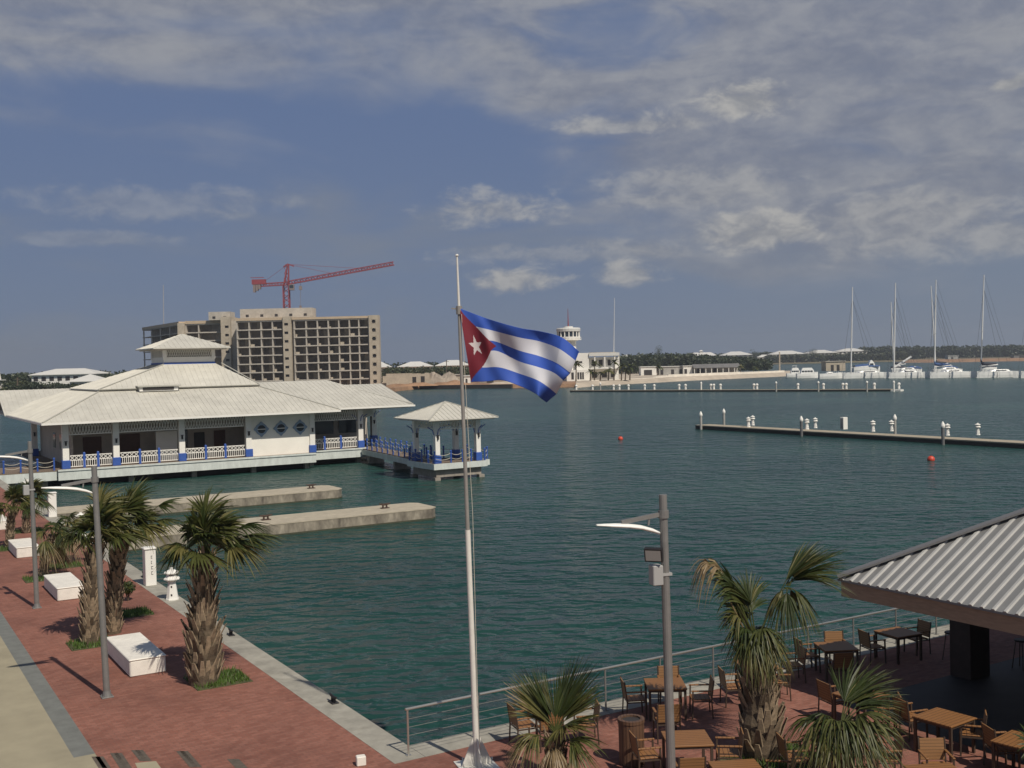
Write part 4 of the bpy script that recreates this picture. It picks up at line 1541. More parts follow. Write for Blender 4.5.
structure(mb, 'bar_shade_sheet', M['barshade'], QL, RZ)  # added dark sheet below the bar roof; shade is put into its colour
t = thing('bar_counter', 'dark bar counter under the terrace roof at the right edge', 'counter', L(cx0 + 6.6, cy0 - 1.4), RZ)
mb = MB(); mb.box((0, -1.4, 0.5), (0.6, 3.4, 1.0)); mb.build('body', M['darkwood'], t)
mb = MB(); mb.box((0, -1.4, 1.03), (0.85, 3.6, 0.055), bev=0.01); mb.build('counter_top', M['fargrey'], t)
for k, lb in enumerate(('dark bar stool standing behind the thick column under the terrace roof', 'dark bar stool beside the bar counter near the right edge')):
    t = thing('bar_stool', lb, 'stool', L(cx0 + 5.2 + 0.75 * k, cy0 + 0.7 - 1.6 * k), RZ, 'bar stools under the terrace roof')
    mb = MB(); mb.lathe([(0.17, 0.74), (0.18, 0.77), (0.16, 0.79)], n=14); mb.build('seat', M['darkwood'], t)
    for a in range(4):
        q = a * math.pi / 2 + 0.78
        mb = MB(); mb.tube([(0.23 * math.cos(q), 0.23 * math.sin(q), 0), (0.13 * math.cos(q), 0.13 * math.sin(q), 0.74)], 0.014, 6); mb.build('leg', M['chairmetal'], t)

# ------------------------------------------------------------------ pavilion over the water (built in quay axes)
PO = (4.9, 77.0, 0.0)
PV = thing('pavilion', 'large white and blue pavilion on piles with a wide white hip roof and lantern', 'pavilion', L(PO[0], PO[1]), RZ)
DK = 0.25


def pb(mb, name, mats, parent=None, smooth=False):
    return mb.build(name, mats, PV if parent is None else parent, off=PO, smooth=smooth)


# decks and fascias
mb = MB(); mb.slot = 0
mb.bx(4.9, 27.9, 77.0, 104, DK - 0.1, DK)
mb.bx(27.9, 34.3, 79.4, 104, DK - 0.1, DK)
mb.bx(34.3, 38.8, 86.0, 104, DK - 0.1, DK)
mb.bx(0.3, 4.9, 77.4, 84, DK - 0.1, DK - 0.02)
pb(mb, 'deck', M['deckwood'])
mb = MB()
for (x0, x1, y) in ((4.9, 27.9, 77.0), (27.9, 34.3, 79.4), (34.3, 38.8, 86.0)):
    mb.bx(x0 + 0.02, x1 - 0.02, y - 0.06, y + 0.3, DK - 0.86, DK - 0.104)
    mb.bx(x0, x1, y - 0.14, y + 0.25, DK - 0.1, DK + 0.03)
mb.bx(0.32, 4.86, 77.4, 77.7, DK - 0.86, DK - 0.12)
mb.bx(27.62, 27.88, 77.32, 79.3, DK - 0.86, DK - 0.104)
mb.bx(34.02, 34.28, 79.74, 85.9, DK - 0.86, DK - 0.104)
mb.bx(38.5, 38.78, 86.34, 104, DK - 0.86, DK - 0.104)
mb.bx(4.92, 5.2, 77.34, 104, DK - 0.86, DK - 0.104)
pb(mb, 'deck_fascia', M['fasciaw'])
pl_ = [(x, y, DK - 0.87) for x in (6.5, 11, 16.5, 22, 27.2) for y in (77.8, 84, 91)] + [(x, y, DK - 0.87) for x in (28.6, 33.6) for y in (80.2, 86.5)]
pl_ += [(1.5, 78.2, DK - 0.11), (4.0, 78.2, DK - 0.11)]
for x, y, z in pl_:
    mb = MB(); mb.bx(x - 0.22, x + 0.22, y - 0.22, y + 0.22, -3, z); pb(mb, 'pile', M['pile'])
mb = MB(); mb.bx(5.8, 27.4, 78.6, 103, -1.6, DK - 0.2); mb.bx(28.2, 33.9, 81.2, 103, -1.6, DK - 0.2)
pb(mb, 'under_deck_shade', M['dark'])  # dark box added below the deck, the shade there painted as its colour
# main roof: shallow skirt, steeper upper roof, lantern
EZ = 4.33
E0 = [(3.7, 76.3), (30.2, 76.3), (30.2, 103), (3.7, 110)]
U0 = [(9.5, 82.3), (24.1, 82.3), (24.1, 97), (9.5, 97)]
zs = 6.75
RA = (0.10, 0.48, 0.05, 0.03)
mb = MB()
for i in range(4):
    j = (i + 1) % 4
    a, b, c, d = E0[i], E0[j], U0[j], U0[i]
    mb.ribbed([(a[0], a[1], EZ), (b[0], b[1], EZ), (c[0], c[1], zs), (d[0], d[1], zs)], *RA)
L0 = [(15.9, 85.2), (20.9, 85.2), (20.9, 90.2), (15.9, 90.2)]
zl = 9.05
U1 = [(9.3, 82.1), (24.3, 82.1), (24.3, 97.2), (9.3, 97.2)]
for i in range(4):
    j = (i + 1) % 4
    a, b, c, d = U1[i], U1[j], L0[j], L0[i]
    mb.ribbed([(a[0], a[1], zs + 0.12), (b[0], b[1], zs + 0.12), (c[0], c[1], zl), (d[0], d[1], zl)], *RA)
roof = pb(mb, 'roof', M['roof'])
mb = MB()
for a, b in (((3.7, 76.3, EZ), (9.5, 82.3, zs)), ((30.2, 76.3, EZ), (24.1, 82.3, zs)), ((9.3, 82.1, zs + .12), (15.9, 85.2, zl)), ((24.3, 82.1, zs + .12), (21.5, 85.2, zl)),
             ((9.3, 82.05, zs + .1), (24.3, 82.05, zs + .1))):
    mb.bar(Vector(a) + Vector((0, 0, 0.04)), Vector(b) + Vector((0, 0, 0.04)), 0.14, 0.05)
pb(mb, 'hip_flashing', M['ridge'], roof).location = (0, 0, 0)
# left wing and right wing roofs
mb = MB()
mb.ribbed([(3.5, 99.8, EZ - .02), (17, 99.8, EZ - .02), (17, 106, 6.75), (3.5, 106, 6.75)], *RA)
mb.ribbed([(17, 112.4, EZ - .02), (3.5, 112.4, EZ - .02), (3.5, 106, 6.75), (17, 106, 6.75)], *RA)
pb(mb, 'wing_roof', M['roof'])
mb = MB()
mb.ribbed([(22, 78.3, 4.42), (38.9, 78.3, 4.42), (33.2, 87, 7.05), (22, 87, 7.05)], *RA)
mb.ribbed([(38.9, 96, 4.42), (22, 96, 4.42), (22, 87, 7.05), (33.2, 87, 7.05)], *RA)
mb.ribbed([(38.9, 78.3, 4.42), (38.9, 96, 4.42), (33.2, 87, 7.05)], *RA)
mb.ribbed([(32.6, 78.5, 4.46), (39.1, 78.5, 4.46), (39.1, 86.3, 6.50), (32.6, 86.3, 6.50)], *RA)
mb.ribbed([(39.1, 94.5, 4.46), (32.6, 94.5, 4.46), (32.6, 86.3, 6.50), (39.1, 86.3, 6.50)], *RA)
wr = pb(mb, 'wing_roof', M['roof'])
mb = MB(); mb.bar((32.8, 87, 7.0), (38.9, 78.5, 4.52), 0.14, 0.05)
pb(mb, 'hip_flashing', M['ridge'], wr).location = (0, 0, 0)
# soffits
mb = MB()
mb.bx(4.0, 29.9, 76.6, 102.5, 4.10, 4.2)
mb.bx(30.0, 38.7, 78.6, 94, 4.14, 4.24)
pb(mb, 'soffit', M['interior'])
mb = MB()
mb.bx(3.66, 30.24, 76.24, 76.3, EZ - 0.2, EZ - 0.02)
mb.bx(3.62, 3.68, 76.3, 99.7, EZ - 0.2, EZ - 0.02)
mb.bx(30.26, 39.1, 78.24, 78.3, 4.24, 4.40)
mb.bx(39.12, 39.18, 78.3, 94.5, 4.24, 4.40)
pb(mb, 'eave_board', M['white'])
# lantern
mb = MB(); mb.slot = 0
mb.bx(L0[0][0] + .05, L0[1][0] - .05, L0[0][1] + .05, L0[2][1] - .05, 8.6, 9.75)
mb.slot = 1
mb.bx(L0[0][0], L0[1][0], L0[0][1], L0[2][1], 8.75, 9.22)
mb.slot = 0
for x in (16.07, 20.73):
    for y in (85.37, 90.03):
        mb.bx(x - .17, x + .17, y - .17, y + .17, 9.5, 10.85)
mb.bx(15.95, 20.85, 85.27, 85.4, 10.4, 10.8)
mb.bx(15.97, 16.1, 85.4, 90.0, 10.4, 10.8)
mb.slot = 2
mb.bx(16.3, 20.5, 85.8, 89.8, 9.5, 10.8)
lan = pb(mb, 'lantern', [M['white'], M['blue'], M['interior']])
mb = MB()
for k in range(20):
    x = 16.25 + k * 0.218
    mb.bar((x, 85.36, 9.76), (x + 0.22, 85.36, 10.42), 0.06); mb.bar((x + 0.22, 85.42, 9.76), (x, 85.42, 10.42), 0.06)
for k in range(20):
    y = 85.5 + k * 0.218
    mb.bar((16.02, y, 9.76), (16.02, y + 0.22, 10.42), 0.06); mb.bar((16.06, y + 0.22, 9.76), (16.06, y, 10.42), 0.06)
pb(mb, 'lattice', M['farwhite'], lan).location = (0, 0, 0)
mb = MB()
G = [(14.7, 84.0), (22.1, 84.0), (22.1, 91.4), (14.7, 91.4)]
for i in range(4):
    j = (i + 1) % 4
    mb.ribbed([(G[i][0], G[i][1], 10.62), (G[j][0], G[j][1], 10.62), (18.4, 87.7, 12.05)], *RA)
pb(mb, 'lantern_roof', M['roof'], lan).location = (0, 0, 0)
mb = MB(); mb.bx(15.0, 21.8, 84.3, 91.1, 10.42, 10.5); pb(mb, 'lantern_soffit', M['interior'], lan).location = (0, 0, 0)
# low vent on the roof
mb = MB(); mb.slot = 0
mb.bx(12.8, 16.3, 81.6, 83.6, 6.6, 7.0); mb.slot = 1; mb.bx(13.1, 15.9, 81.54, 81.6, 6.7, 6.94); mb.slot = 2; mb.bx(12.6, 16.5, 81.4, 83.8, 7.0, 7.12)
pb(mb, 'roof_vent', [M['white'], M['dark'], M['ridge']])
# walls
mb = MB()
mb.bx(6.4, 6.6, 79.6, 97, DK, 4.1)
mb.bx(6.6, 27.8, 83.0, 83.2, DK, 4.1)
mb.bx(28.0, 39.0, 90.0, 90.2, DK, 4.1)
pb(mb, 'inner_wall', M['interior'])
for (x0, x1, y, z1, m_) in ((8.0, 9.6, 82.97, 2.6, 'brown'), (11.0, 13.0, 82.97, 2.7, 'brown'), (18.0, 19.0, 82.97, 2.5, 'dark'), (19.9, 21.0, 82.97, 2.6, 'brown')):
    mb = MB(); mb.bx(x0, x1, y - 0.03, y + 0.02, DK, z1); pb(mb, 'door', M[m_])
mb = MB(); mb.bx(6.36, 6.42, 80.2, 81.3, DK, 2.5); pb(mb, 'door', M['brown'])
for y in (84.0, 87.5):
    mb = MB(); mb.bx(6.36, 6.42, y, y + 1.2, 1.5, 2.9); pb(mb, 'window', M['glass'])
for (x0, x1) in ((16.6, 17.4), (28.8, 31.2), (32, 35), (35.6, 38)):
    y = 82.97 if x0 < 20 else 89.97
    mb = MB(); mb.bx(x0, x1, y - 0.03, y + 0.02, 1.2, 2.9); pb(mb, 'window', M['glass'])
mb = MB(); mb.bx(13.9, 15.8, 80.6, 80.75, DK, 2.9); pb(mb, 'screen_panel', M['white'])
mb = MB(); mb.bx(21.75, 27.9, 78.2, 78.45, DK, 4.1); pb(mb, 'front_wall', M['whitewall'])


def ogee(cx, cz, y, r_):
    P = []
    for k in range(48):
        a = k / 48 * 2 * math.pi
        q = r_ * (0.86 + 0.26 * abs(math.cos(2 * a)) ** 10)
        P.append((cx + q * math.cos(a) * 1.05, cz + q * math.sin(a) * 1.05))
    mb = MB()
    V = [(p[0], y, p[1]) for p in P] + [(p[0], y - 0.1, p[1]) for p in P]
    n = len(P)
    mb.raw(V, [tuple(range(n)), tuple(reversed(range(n, 2 * n)))] + [(i, n + i, n + (i + 1) % n, (i + 1) % n) for i in range(n)])
    fr_ = pb(mb, 'porthole_window', M['bluegrey'])
    mb = MB(); mb.slot = 0
    V = [(cx + r_ * .62 * math.cos(k / 24 * 6.2832), y - 0.12, cz + r_ * .62 * math.sin(k / 24 * 6.2832)) for k in range(24)]
    mb.face(V)
    pb(mb, 'pane', M['glass'], fr_).location = (0, 0, 0)
    mb = MB(); mb.bar((cx - r_ * .62, y - 0.13, cz), (cx + r_ * .62, y - 0.13, cz), 0.05, 0.06); pb(mb, 'glazing_bar', M['white'], fr_).location = (0, 0, 0)


for x in (23.0, 24.9, 26.8):
    ogee(x, 2.75, 78.19, 0.62)


def column(x, y, parent, off, top=4.1, w=0.52, dz=DK, br=True):
    mb = MB(); mb.box((x, y, (dz + top) / 2), (w, w, top - dz))
    o = mb.build('column', M['white'], parent, off=off)
    mb = MB(); mb.box((x, y, dz + 0.36), (w + 0.16, w + 0.16, 0.72), bev=0.02)
    mb.build('column_base', M['blue'], o, off=off)
    mb = MB(); mb.box((x, y - w / 2 - 0.07, dz + 2.15), (0.14, 0.14, 0.32), bev=0.02); mb.box((x, y - w / 2 - 0.05, dz + 2.35), (0.22, 0.2, 0.05))
    mb.build('wall_lantern', M['black'], o, off=off)
    if not br:
        return o
    mb = MB()
    for s_ in (-1, 1):
        for ax_ in ((1, 0), (0, 1)):
            pts = [Vector((x + ax_[0] * s_ * (w / 2 + .02), y + ax_[1] * s_ * (w / 2 + .02), top - 1.15)), Vector((x + ax_[0] * s_ * (w / 2 + .16), y + ax_[1] * s_ * (w / 2 + .16), top - 0.75)),
                   Vector((x + ax_[0] * s_ * (w / 2 + .6), y + ax_[1] * s_ * (w / 2 + .6), top - 0.5))]
            mb.tube(pts, 0.04, 5)
    mb.build('bracket', M['blue'], o, off=off)
    return o


for x, y in ((5.75, 78.3), (9.9, 78.3), (15.6, 78.3), (21.75, 78.3), (28.0, 78.3), (5.75, 96.3), (33.9, 80.3), (38.2, 86.6), (38.2, 93), (28.2, 80.6)):
    column(x, y, PV, PO, br=x > 33)


def rail_panel(a, b, parent, off, dz=DK):
    a, b = Vector((a[0], a[1], dz)), Vector((b[0], b[1], dz))
    d = b - a
    n = max(4, int(d.length / 0.17))
    mb = MB()
    up = Vector((0, 0, 1))
    for z in (0.14, 0.68, 1.08):
        mb.bar(a + up * z, b + up * z, 0.07, 0.07)
    for k in range(n + 1):
        p = a + d * (k / n)
        mb.bar(p + up * 0.14, p + up * 0.68, 0.055)
    m_ = max(3, int(d.length / 0.33))
    for k in range(m_):
        p, q = a + d * (k / m_), a + d * ((k + 1) / m_)
        mb.bar(p + up * 0.7, q + up * 1.06, 0.05); mb.bar(p + up * 1.06, q + up * 0.7, 0.05)
    mb.build('railing_panel', M['white'], parent, off=off)


def newel(x, y, parent, off, h=1.22, dz=DK, w=0.2):
    mb = MB(); mb.box((x, y, dz + h / 2), (w, w, h)); mb.lathe([(w * .62, 0), (w * .7, .05), (w * .3, .12)], (x, y, dz + h), 4, math.pi / 4)
    mb.build('newel_post', M['blue'], parent, off=off)


for (x0, x1, y) in ((5.75, 9.9, 78.3), (9.9, 15.6, 78.3), (15.6, 21.75, 78.3), (28.0, 33.9, 80.3)):
    n = 3
    xs_ = [x0 + 0.36 + (x1 - x0 - 0.72) * k / n for k in range(n + 1)]
    for k in range(n):
        rail_panel((xs_[k] + (0.11 if k else 0), y), (xs_[k + 1] - (0.11 if k < n - 1 else 0), y), PV, PO)
    for k in range(1, n):
        newel(xs_[k], y, PV, PO)
rail_panel((34.6, 92.6), (38, 92.6), PV, PO)


def frieze(a, b, z0, z1, parent, off, step=0.24):
    a, b = Vector((a[0], a[1], 0)), Vector((b[0], b[1], 0))
    d = b - a
    n = max(4, int(d.length / step))
    U_ = Vector((0, 0, 1))
    mb = MB()
    mb.bar(a + U_ * z0, b + U_ * z0, 0.09, 0.09)
    pr = d.normalized().cross(U_) * 0.03
    for k in range(n):
        p, q = a + d * (k / n), a + d * ((k + 1) / n)
        mb.bar(p + U_ * z0 + pr, q + U_ * z1 + pr, 0.055); mb.bar(p + U_ * z1 - pr, q + U_ * z0 - pr, 0.055)
        zm = (z0 + z1) / 2
    mb.build('lattice_frieze', M['white'], parent, off=off)


for (x0, x1, y) in ((6.1, 9.6, 78.3), (10.2, 15.3, 78.3), (15.9, 21.4, 78.3), (28.3, 33.6, 80.3)):
    frieze((x0, y), (x1, y), 3.15, 4.1, PV, PO)
frieze((34.2, 80.5), (38.0, 86.4), 3.15, 4.1, PV, PO)
# rope posts at the access deck
rp = [(0.8, 77.6), (2.1, 77.6), (3.4, 77.6), (4.7, 77.6)]


def rope_posts(pts, parent, off, dz, h=0.95, closed=False):
    for (x, y) in pts:
        mb = MB(); mb.lathe([(0.075, 0), (0.075, h), (0.10, h + .02), (0.10, h + .08), (0.04, h + .13)], (x, y, dz), 8)
        mb.build('rope_post', M['blue'], parent, off=off)
    mb = MB()
    seq = list(zip(pts[:-1], pts[1:]))
    for a, b in seq:
        for zz in (0.82, 0.45):
            P = []
            for k in range(7):
                t_ = k / 6
                P.append((a[0] + (b[0] - a[0]) * t_, a[1] + (b[1] - a[1]) * t_, dz + zz - 0.16 * 4 * t_ * (1 - t_)))
            mb.tube(P, 0.022, 5)
    mb.build('rope', M['rope'], parent, off=off)


rope_posts(rp, PV, PO, DK - 0.02)

# footbridge
BA, BB = Vector((35.5, 85.9, 0)), Vector((33.0, 63.75, 0))
t = thing('footbridge', 'narrow footbridge with blue rope posts between the pavilion and the small kiosk', 'footbridge', L(BB.x, BB.y), RZ)
off = (BB.x, BB.y, 0)
d = (BA - BB).normalized()
n_ = Vector((d.y, -d.x, 0))
wd = 1.05
mb = MB()
mb.slab([BB - n_ * wd + Vector((0, 0, .2)), BB + n_ * wd + Vector((0, 0, .2)), BA + n_ * wd + Vector((0, 0, .2)), BA - n_ * wd + Vector((0, 0, .2))], 0.12)
mb.build('deck', M['deckwood'], t, off=off)
mb = MB()
for s_ in (-1, 1):
    mb.bar(BB + n_ * s_ * (wd + .04) + Vector((0, 0, -.12)), BA + n_ * s_ * (wd + .04) + Vector((0, 0, -.12)), 0.08, 0.5)
mb.build('side_beam', M['fasciaw'], t, off=off)
for k in (0.3, 0.65):
    p = BB.lerp(BA, k)
    mb = MB(); mb.bx(p.x - .8, p.x + .8, p.y - .2, p.y + .2, -3, 0.07); mb.build('pile', M['pile'], t, off=off)
for s_ in (-1, 1):
    pts = [BB.lerp(BA, k / 14.0) + n_ * s_ * (wd - .1) for k in range(0, 15)]
    rope_posts([(p.x, p.y) for p in pts if (p.y < 79.2 or s_ > 0)], t, off, 0.2)

# kiosk
KC = Vector((33.6, 61.2, 0))
t = thing('kiosk', 'small square kiosk on the water with a white pyramid roof and blue rope posts', 'kiosk', L(KC.x, KC.y), RZ)
off = (KC.x, KC.y, 0)
kh = 2.5
KZ = 0.2
mb = MB(); mb.bx(KC.x - kh, KC.x + kh, KC.y - kh, KC.y + kh, KZ - 0.1, KZ); mb.bx(KC.x + kh + .004, KC.x + kh + 0.9, KC.y - kh + 1.2, KC.y + kh, KZ - 0.16, KZ - .06)
mb.build('deck', M['deckwood'], t, off=off)
mb = MB()
mb.bx(KC.x - kh - .05, KC.x + kh + .05, KC.y - kh - .06, KC.y - kh, KZ - 0.48, KZ + 0.02)
mb.bx(KC.x - kh - .06, KC.x - kh, KC.y - kh + .004, KC.y + kh, KZ - 0.48, KZ + 0.02)
mb.bx(KC.x + kh + .004, KC.x + kh + .9, KC.y - kh + 1.14, KC.y - kh + 1.2, KZ - 0.52, KZ - .04)
mb.bx(KC.x + kh + .9, KC.x + kh + .96, KC.y - kh + 1.14, KC.y + kh, KZ - 0.52, KZ - .04)
mb.build('deck_fascia', M['fasciaw'], t, off=off)
mb = MB()
mb.bx(KC.x - kh + .35, KC.x + kh - .35, KC.y - kh + .35, KC.y + kh - .35, -0.95, KZ - 0.11)
for sx in (-1, 1):
    for sy in (-1, 1):
        mb.bx(KC.x + sx * 2.1 - .25, KC.x + sx * 2.1 + .25, KC.y + sy * 2.1 - .25, KC.y + sy * 2.1 + .25, -3, -0.96)
mb.build('base', M['pile'], t, off=off)
for sx in (-1, 1):
    for sy in (-1, 1):
        column(KC.x + sx * 1.95, KC.y + sy * 1.95, t, off, top=3.75, w=0.42, dz=KZ)
for a, b in (((-1, -1), (1, -1)), ((-1, -1), (-1, 1)), ((1, -1), (1, 1)), ((-1, 1), (1, 1))):
    frieze((KC.x + a[0] * 1.95, KC.y + a[1] * 1.95), (KC.x + b[0] * 1.95, KC.y + b[1] * 1.95), 3.05, 3.72, t, off, 0.28)
mb = MB()
ke, kz_, ka = 3.3, 3.9, 5.25
G = [(KC.x - ke, KC.y - ke), (KC.x + ke, KC.y - ke), (KC.x + ke, KC.y + ke), (KC.x - ke, KC.y + ke)]
for i in range(4):
    j = (i + 1) % 4
    mb.ribbed([(G[i][0], G[i][1], kz_), (G[j][0], G[j][1], kz_), (KC.x, KC.y, ka)], 0.08, 0.42, 0.06, 0.04)
rf = mb.build('roof', M['roof'], t, off=off)
mb = MB()
for i in range(4):
    mb.bar((G[i][0], G[i][1], kz_ + .03), (KC.x, KC.y, ka + .03), 0.14, 0.05)
mb.build('hip_flashing', M['ridge'], rf, off=off)
mb = MB(); mb.bx(KC.x - ke + .25, KC.x + ke - .25, KC.y - ke + .25, KC.y + ke - .25, 3.74, 3.8); mb.build('soffit', M['interior'], t, off=off)
ps = []
e_ = kh - 0.12
rope_posts([(KC.x - e_, KC.y + e_), (KC.x - e_, KC.y + e_ * .5), (KC.x - e_, KC.y), (KC.x - e_, KC.y - e_ * .5), (KC.x - e_, KC.y - e_)], t, off, KZ)
rope_posts([(KC.x - e_, KC.y - e_), (KC.x - e_ * .36, KC.y - e_), (KC.x + e_ * .1, KC.y - e_), (KC.x + e_ * .45, KC.y - e_)], t, off, KZ)
rope_posts([(KC.x + e_, KC.y - e_), (KC.x + kh + .8, KC.y - kh + 1.3), (KC.x + kh + .8, KC.y), (KC.x + kh + .8, KC.y + e_)], t, off, KZ)
rope_posts([(KC.x + kh + .8, KC.y + e_), (KC.x + e_ * .4, KC.y + e_), (KC.x - e_ * .1, KC.y + e_), (KC.x - e_ * .3, KC.y + e_)], t, off, KZ)

# ------------------------------------------------------------------ floating piers
def float_pier(a, b, w, label, ends=None):
    a, b = Vector(a), Vector(b)
    t = thing('floating_pier', label, 'pier', (a.x, a.y, WATER), math.atan2(b.y - a.y, b.x - a.x), 'floating piers')
    ln = (b - a).length
    mb = MB(); mb.bx(0, ln, -w / 2 + .05, w / 2 - .05, -0.3, 0.42); mb.build('float_body', M['hulldark'], t)
    mb = MB()
    n = int(ln / 6)
    for k in range(n):
        mb.bx(ln * k / n, ln * (k + 1) / n - 0.03, -w / 2, w / 2, 0.424, 0.55)
    mb.build('deck', M['floatdeck'], t)
    if ends:
        ends(t, ln)
    return t


float_pier(L(89.6, 92.4), L(89.6, 22), 2.5, 'nearer floating pier with white posts, reaching in from the right edge')
PILES = [(701, 426.5, 'white-capped pile at the left end of the nearer floating pier, near corner'), (724, 423.2, 'white-capped pile on the back side of the nearer pier near its left end'),
         (801.5, 433, 'dark white-capped pile on the front side of the nearer pier, middle one'), (895, 431.5, 'white-capped pile on the back side of the nearer pier right of the middle'),
         (943, 441, 'dark white-capped pile on the front side of the nearer pier, toward the right edge')]
for px, py, lb in PILES:
    p = at(px, py, WATER + .4)
    t = thing('mooring_pile', lb, 'pile', (p.x, p.y, WATER), 0, 'mooring piles of the nearer floating pier')
    mb = MB(); mb.lathe([(0.17, -2), (0.17, 1.85)], n=12); mb.build('shaft', M['fargrey'] if 'dark' not in lb else M['piledark'], t)
    mb = MB(); mb.lathe([(0.2, 1.8), (0.24, 1.95), (0.2, 2.15), (0.05, 2.45)], n=12); mb.build('cap', M['white'], t)
PEDS = [(748.5, 427, 'first white pedestal from the left end of the nearer floating pier'), (752.8, 425.3, 'second white pedestal from the left end of the nearer pier, behind its pair'),
        (807, 429.3, 'white pedestal just right of the middle dark pile on the nearer pier'), (815.3, 428, 'white pedestal left of the white cabinet on the nearer pier'),
        (873, 431.5, 'white pedestal right of the white cabinet on the nearer pier'), (891.5, 431.2, 'white pedestal in front of the back pile right of the middle of the nearer pier'),
        (947.5, 435.5, 'white pedestal beside the dark pile toward the right edge'), (977.8, 435, 'rightmost white pedestal on the nearer floating pier')]
for px, py, lb in PEDS:
    p = at(px, py, WATER + .55)
    lighthouse((p.x, p.y, WATER + .55), lb, 0.4, 1.12)['group'] = 'white pedestals on the nearer floating pier'
p = at(844, 429.5, WATER + .55)
t = thing('cabinet', 'white box cabinet standing on the nearer floating pier', 'cabinet', (p.x, p.y, WATER + .55), RZ)
mb = MB(); mb.box((0, 0, 0.75), (0.75, 0.55, 1.5), bev=0.03); mb.build('body', M['white'], t)
mb = MB(); mb.box((-.382, 0, 0.72), (0.012, 0.44, 1.2)); mb.build('door', M['fargrey'], t)

fa, fb2 = at(572, 390.6, WATER + .4), at(893, 389.6, WATER + .4)


def l_end(t, ln):
    mb = MB(); mb.bx(ln - .2, ln + 2.3, -1.2, 1.2, -.3, .42); mb.build('end_float', M['white'], t)


float_pier((fa.x, fa.y, 0), (fb2.x, fb2.y, 0), 2.4, 'long thin floating pier far out, in front of the pale beach', l_end)
for px in (576.3, 592.6, 613.6, 619.4, 628.5, 644.7, 654.3, 679.2, 685.5, 711, 713.8, 720.5, 754, 757, 798, 823.5, 843, 846.3, 874.4, 899):
    k = (px - 572) / (893 - 572)
    y = 390.0 + (389.0 - 390.0) * k
    p = at(px, y, WATER + .5)
    p = Vector((p.x, p.y, 0))
    mb = MB(); mb.lathe([(0.34, 0), (0.26, 0.9), (0.42, 1.1), (0.42, 1.3), (0.2, 1.6)], n=8)
    o = mb.build('pier_pedestal', M['white']); o.location = (p.x, p.y, WATER + .55)
    tag(o, 'small white pedestal on the far floating pier', 'pedestal', 'white pedestals on the far floating pier')
for px, dark in ((600, 1), (700.4, 0), (775, 1), (817, 1), (865.3, 1), (892, 0)):
    p = at(px, 389.7, WATER + .5)
    t = thing('mooring_pile', 'thin dark mooring pile of the far floating pier' if dark else 'thin pale mooring pile of the far floating pier', 'pile', (p.x, p.y - 1.35, WATER), 0,
              'dark piles of the far floating pier' if dark else 'pale piles of the far floating pier')
    mb = MB(); mb.lathe([(0.22, -2), (0.22, 2.3)], n=10); mb.build('shaft', M['fargrey'] if dark else M['white'], t)
    mb = MB(); mb.lathe([(0.3, 2.25), (0.3, 2.5), (0.06, 2.8)], n=10); mb.build('cap', M['white'], t)

# buoys
for px, py, r_, lb in ((931, 460.5, 0.33, 'red round mooring buoy floating in front of the nearer pier'), (620.5, 439.5, 0.30, 'small red mooring buoy floating in mid basin right of the flagpole')):
    p = at(px, py, WATER)
    t = thing('mooring_buoy', lb, 'buoy', (p.x, p.y, WATER), 0, 'red mooring buoys')
    mb = MB()
    mb.lathe([(0.02, -r_ * .7)] + [(r_ * math.cos(a), r_ * .3 + r_ * math.sin(a)) for a in [k * .26 - 1.3 for k in range(11)]], n=18)
    mb.build('float', M['redbuoy'], t, smooth=True)
    mb = MB(); mb.lathe([(0.05, r_ * 1.22), (0.05, r_ * 1.45), (0.02, r_ * 1.5)], n=8); mb.build('top_ring', M['black'], t)

# ------------------------------------------------------------------ boats
def hull_mesh(mb, Ln, B, H, x0=0, y0=0, sheer=0.25, draft=0.4):
    st = [(0.0, 0.85, 0.0), (0.15, 0.98, 0), (0.4, 1.0, 0.05), (0.65, 0.92, 0.12), (0.82, 0.68, 0.2), (0.94, 0.32, 0.26), (1.0, 0.03, 0.3)]
    V, Fc = [], []
    for s_, w, sh in st:
        x = x0 + s_ * Ln
        hb = B / 2 * w
        top = H + sheer * sh / 0.3
        for y, z in ((hb, top), (hb * 1.0, top * .45), (hb * .86, 0.0 - 0.02), (0, -draft), (-hb * .86, -0.02), (-hb * 1.0, top * .45), (-hb, top)):
            V.append((x, y0 + y, z))
    for i in range(len(st) - 1):
        for k in range(6):
            Fc.append((i * 7 + k, i * 7 + k + 1, (i + 1) * 7 + k + 1, (i + 1) * 7 + k))
        Fc.append((i * 7, (i + 1) * 7, (i + 1) * 7 + 6, i * 7 + 6))
    Fc.append(tuple(range(7)))
    mb.raw(V, Fc)


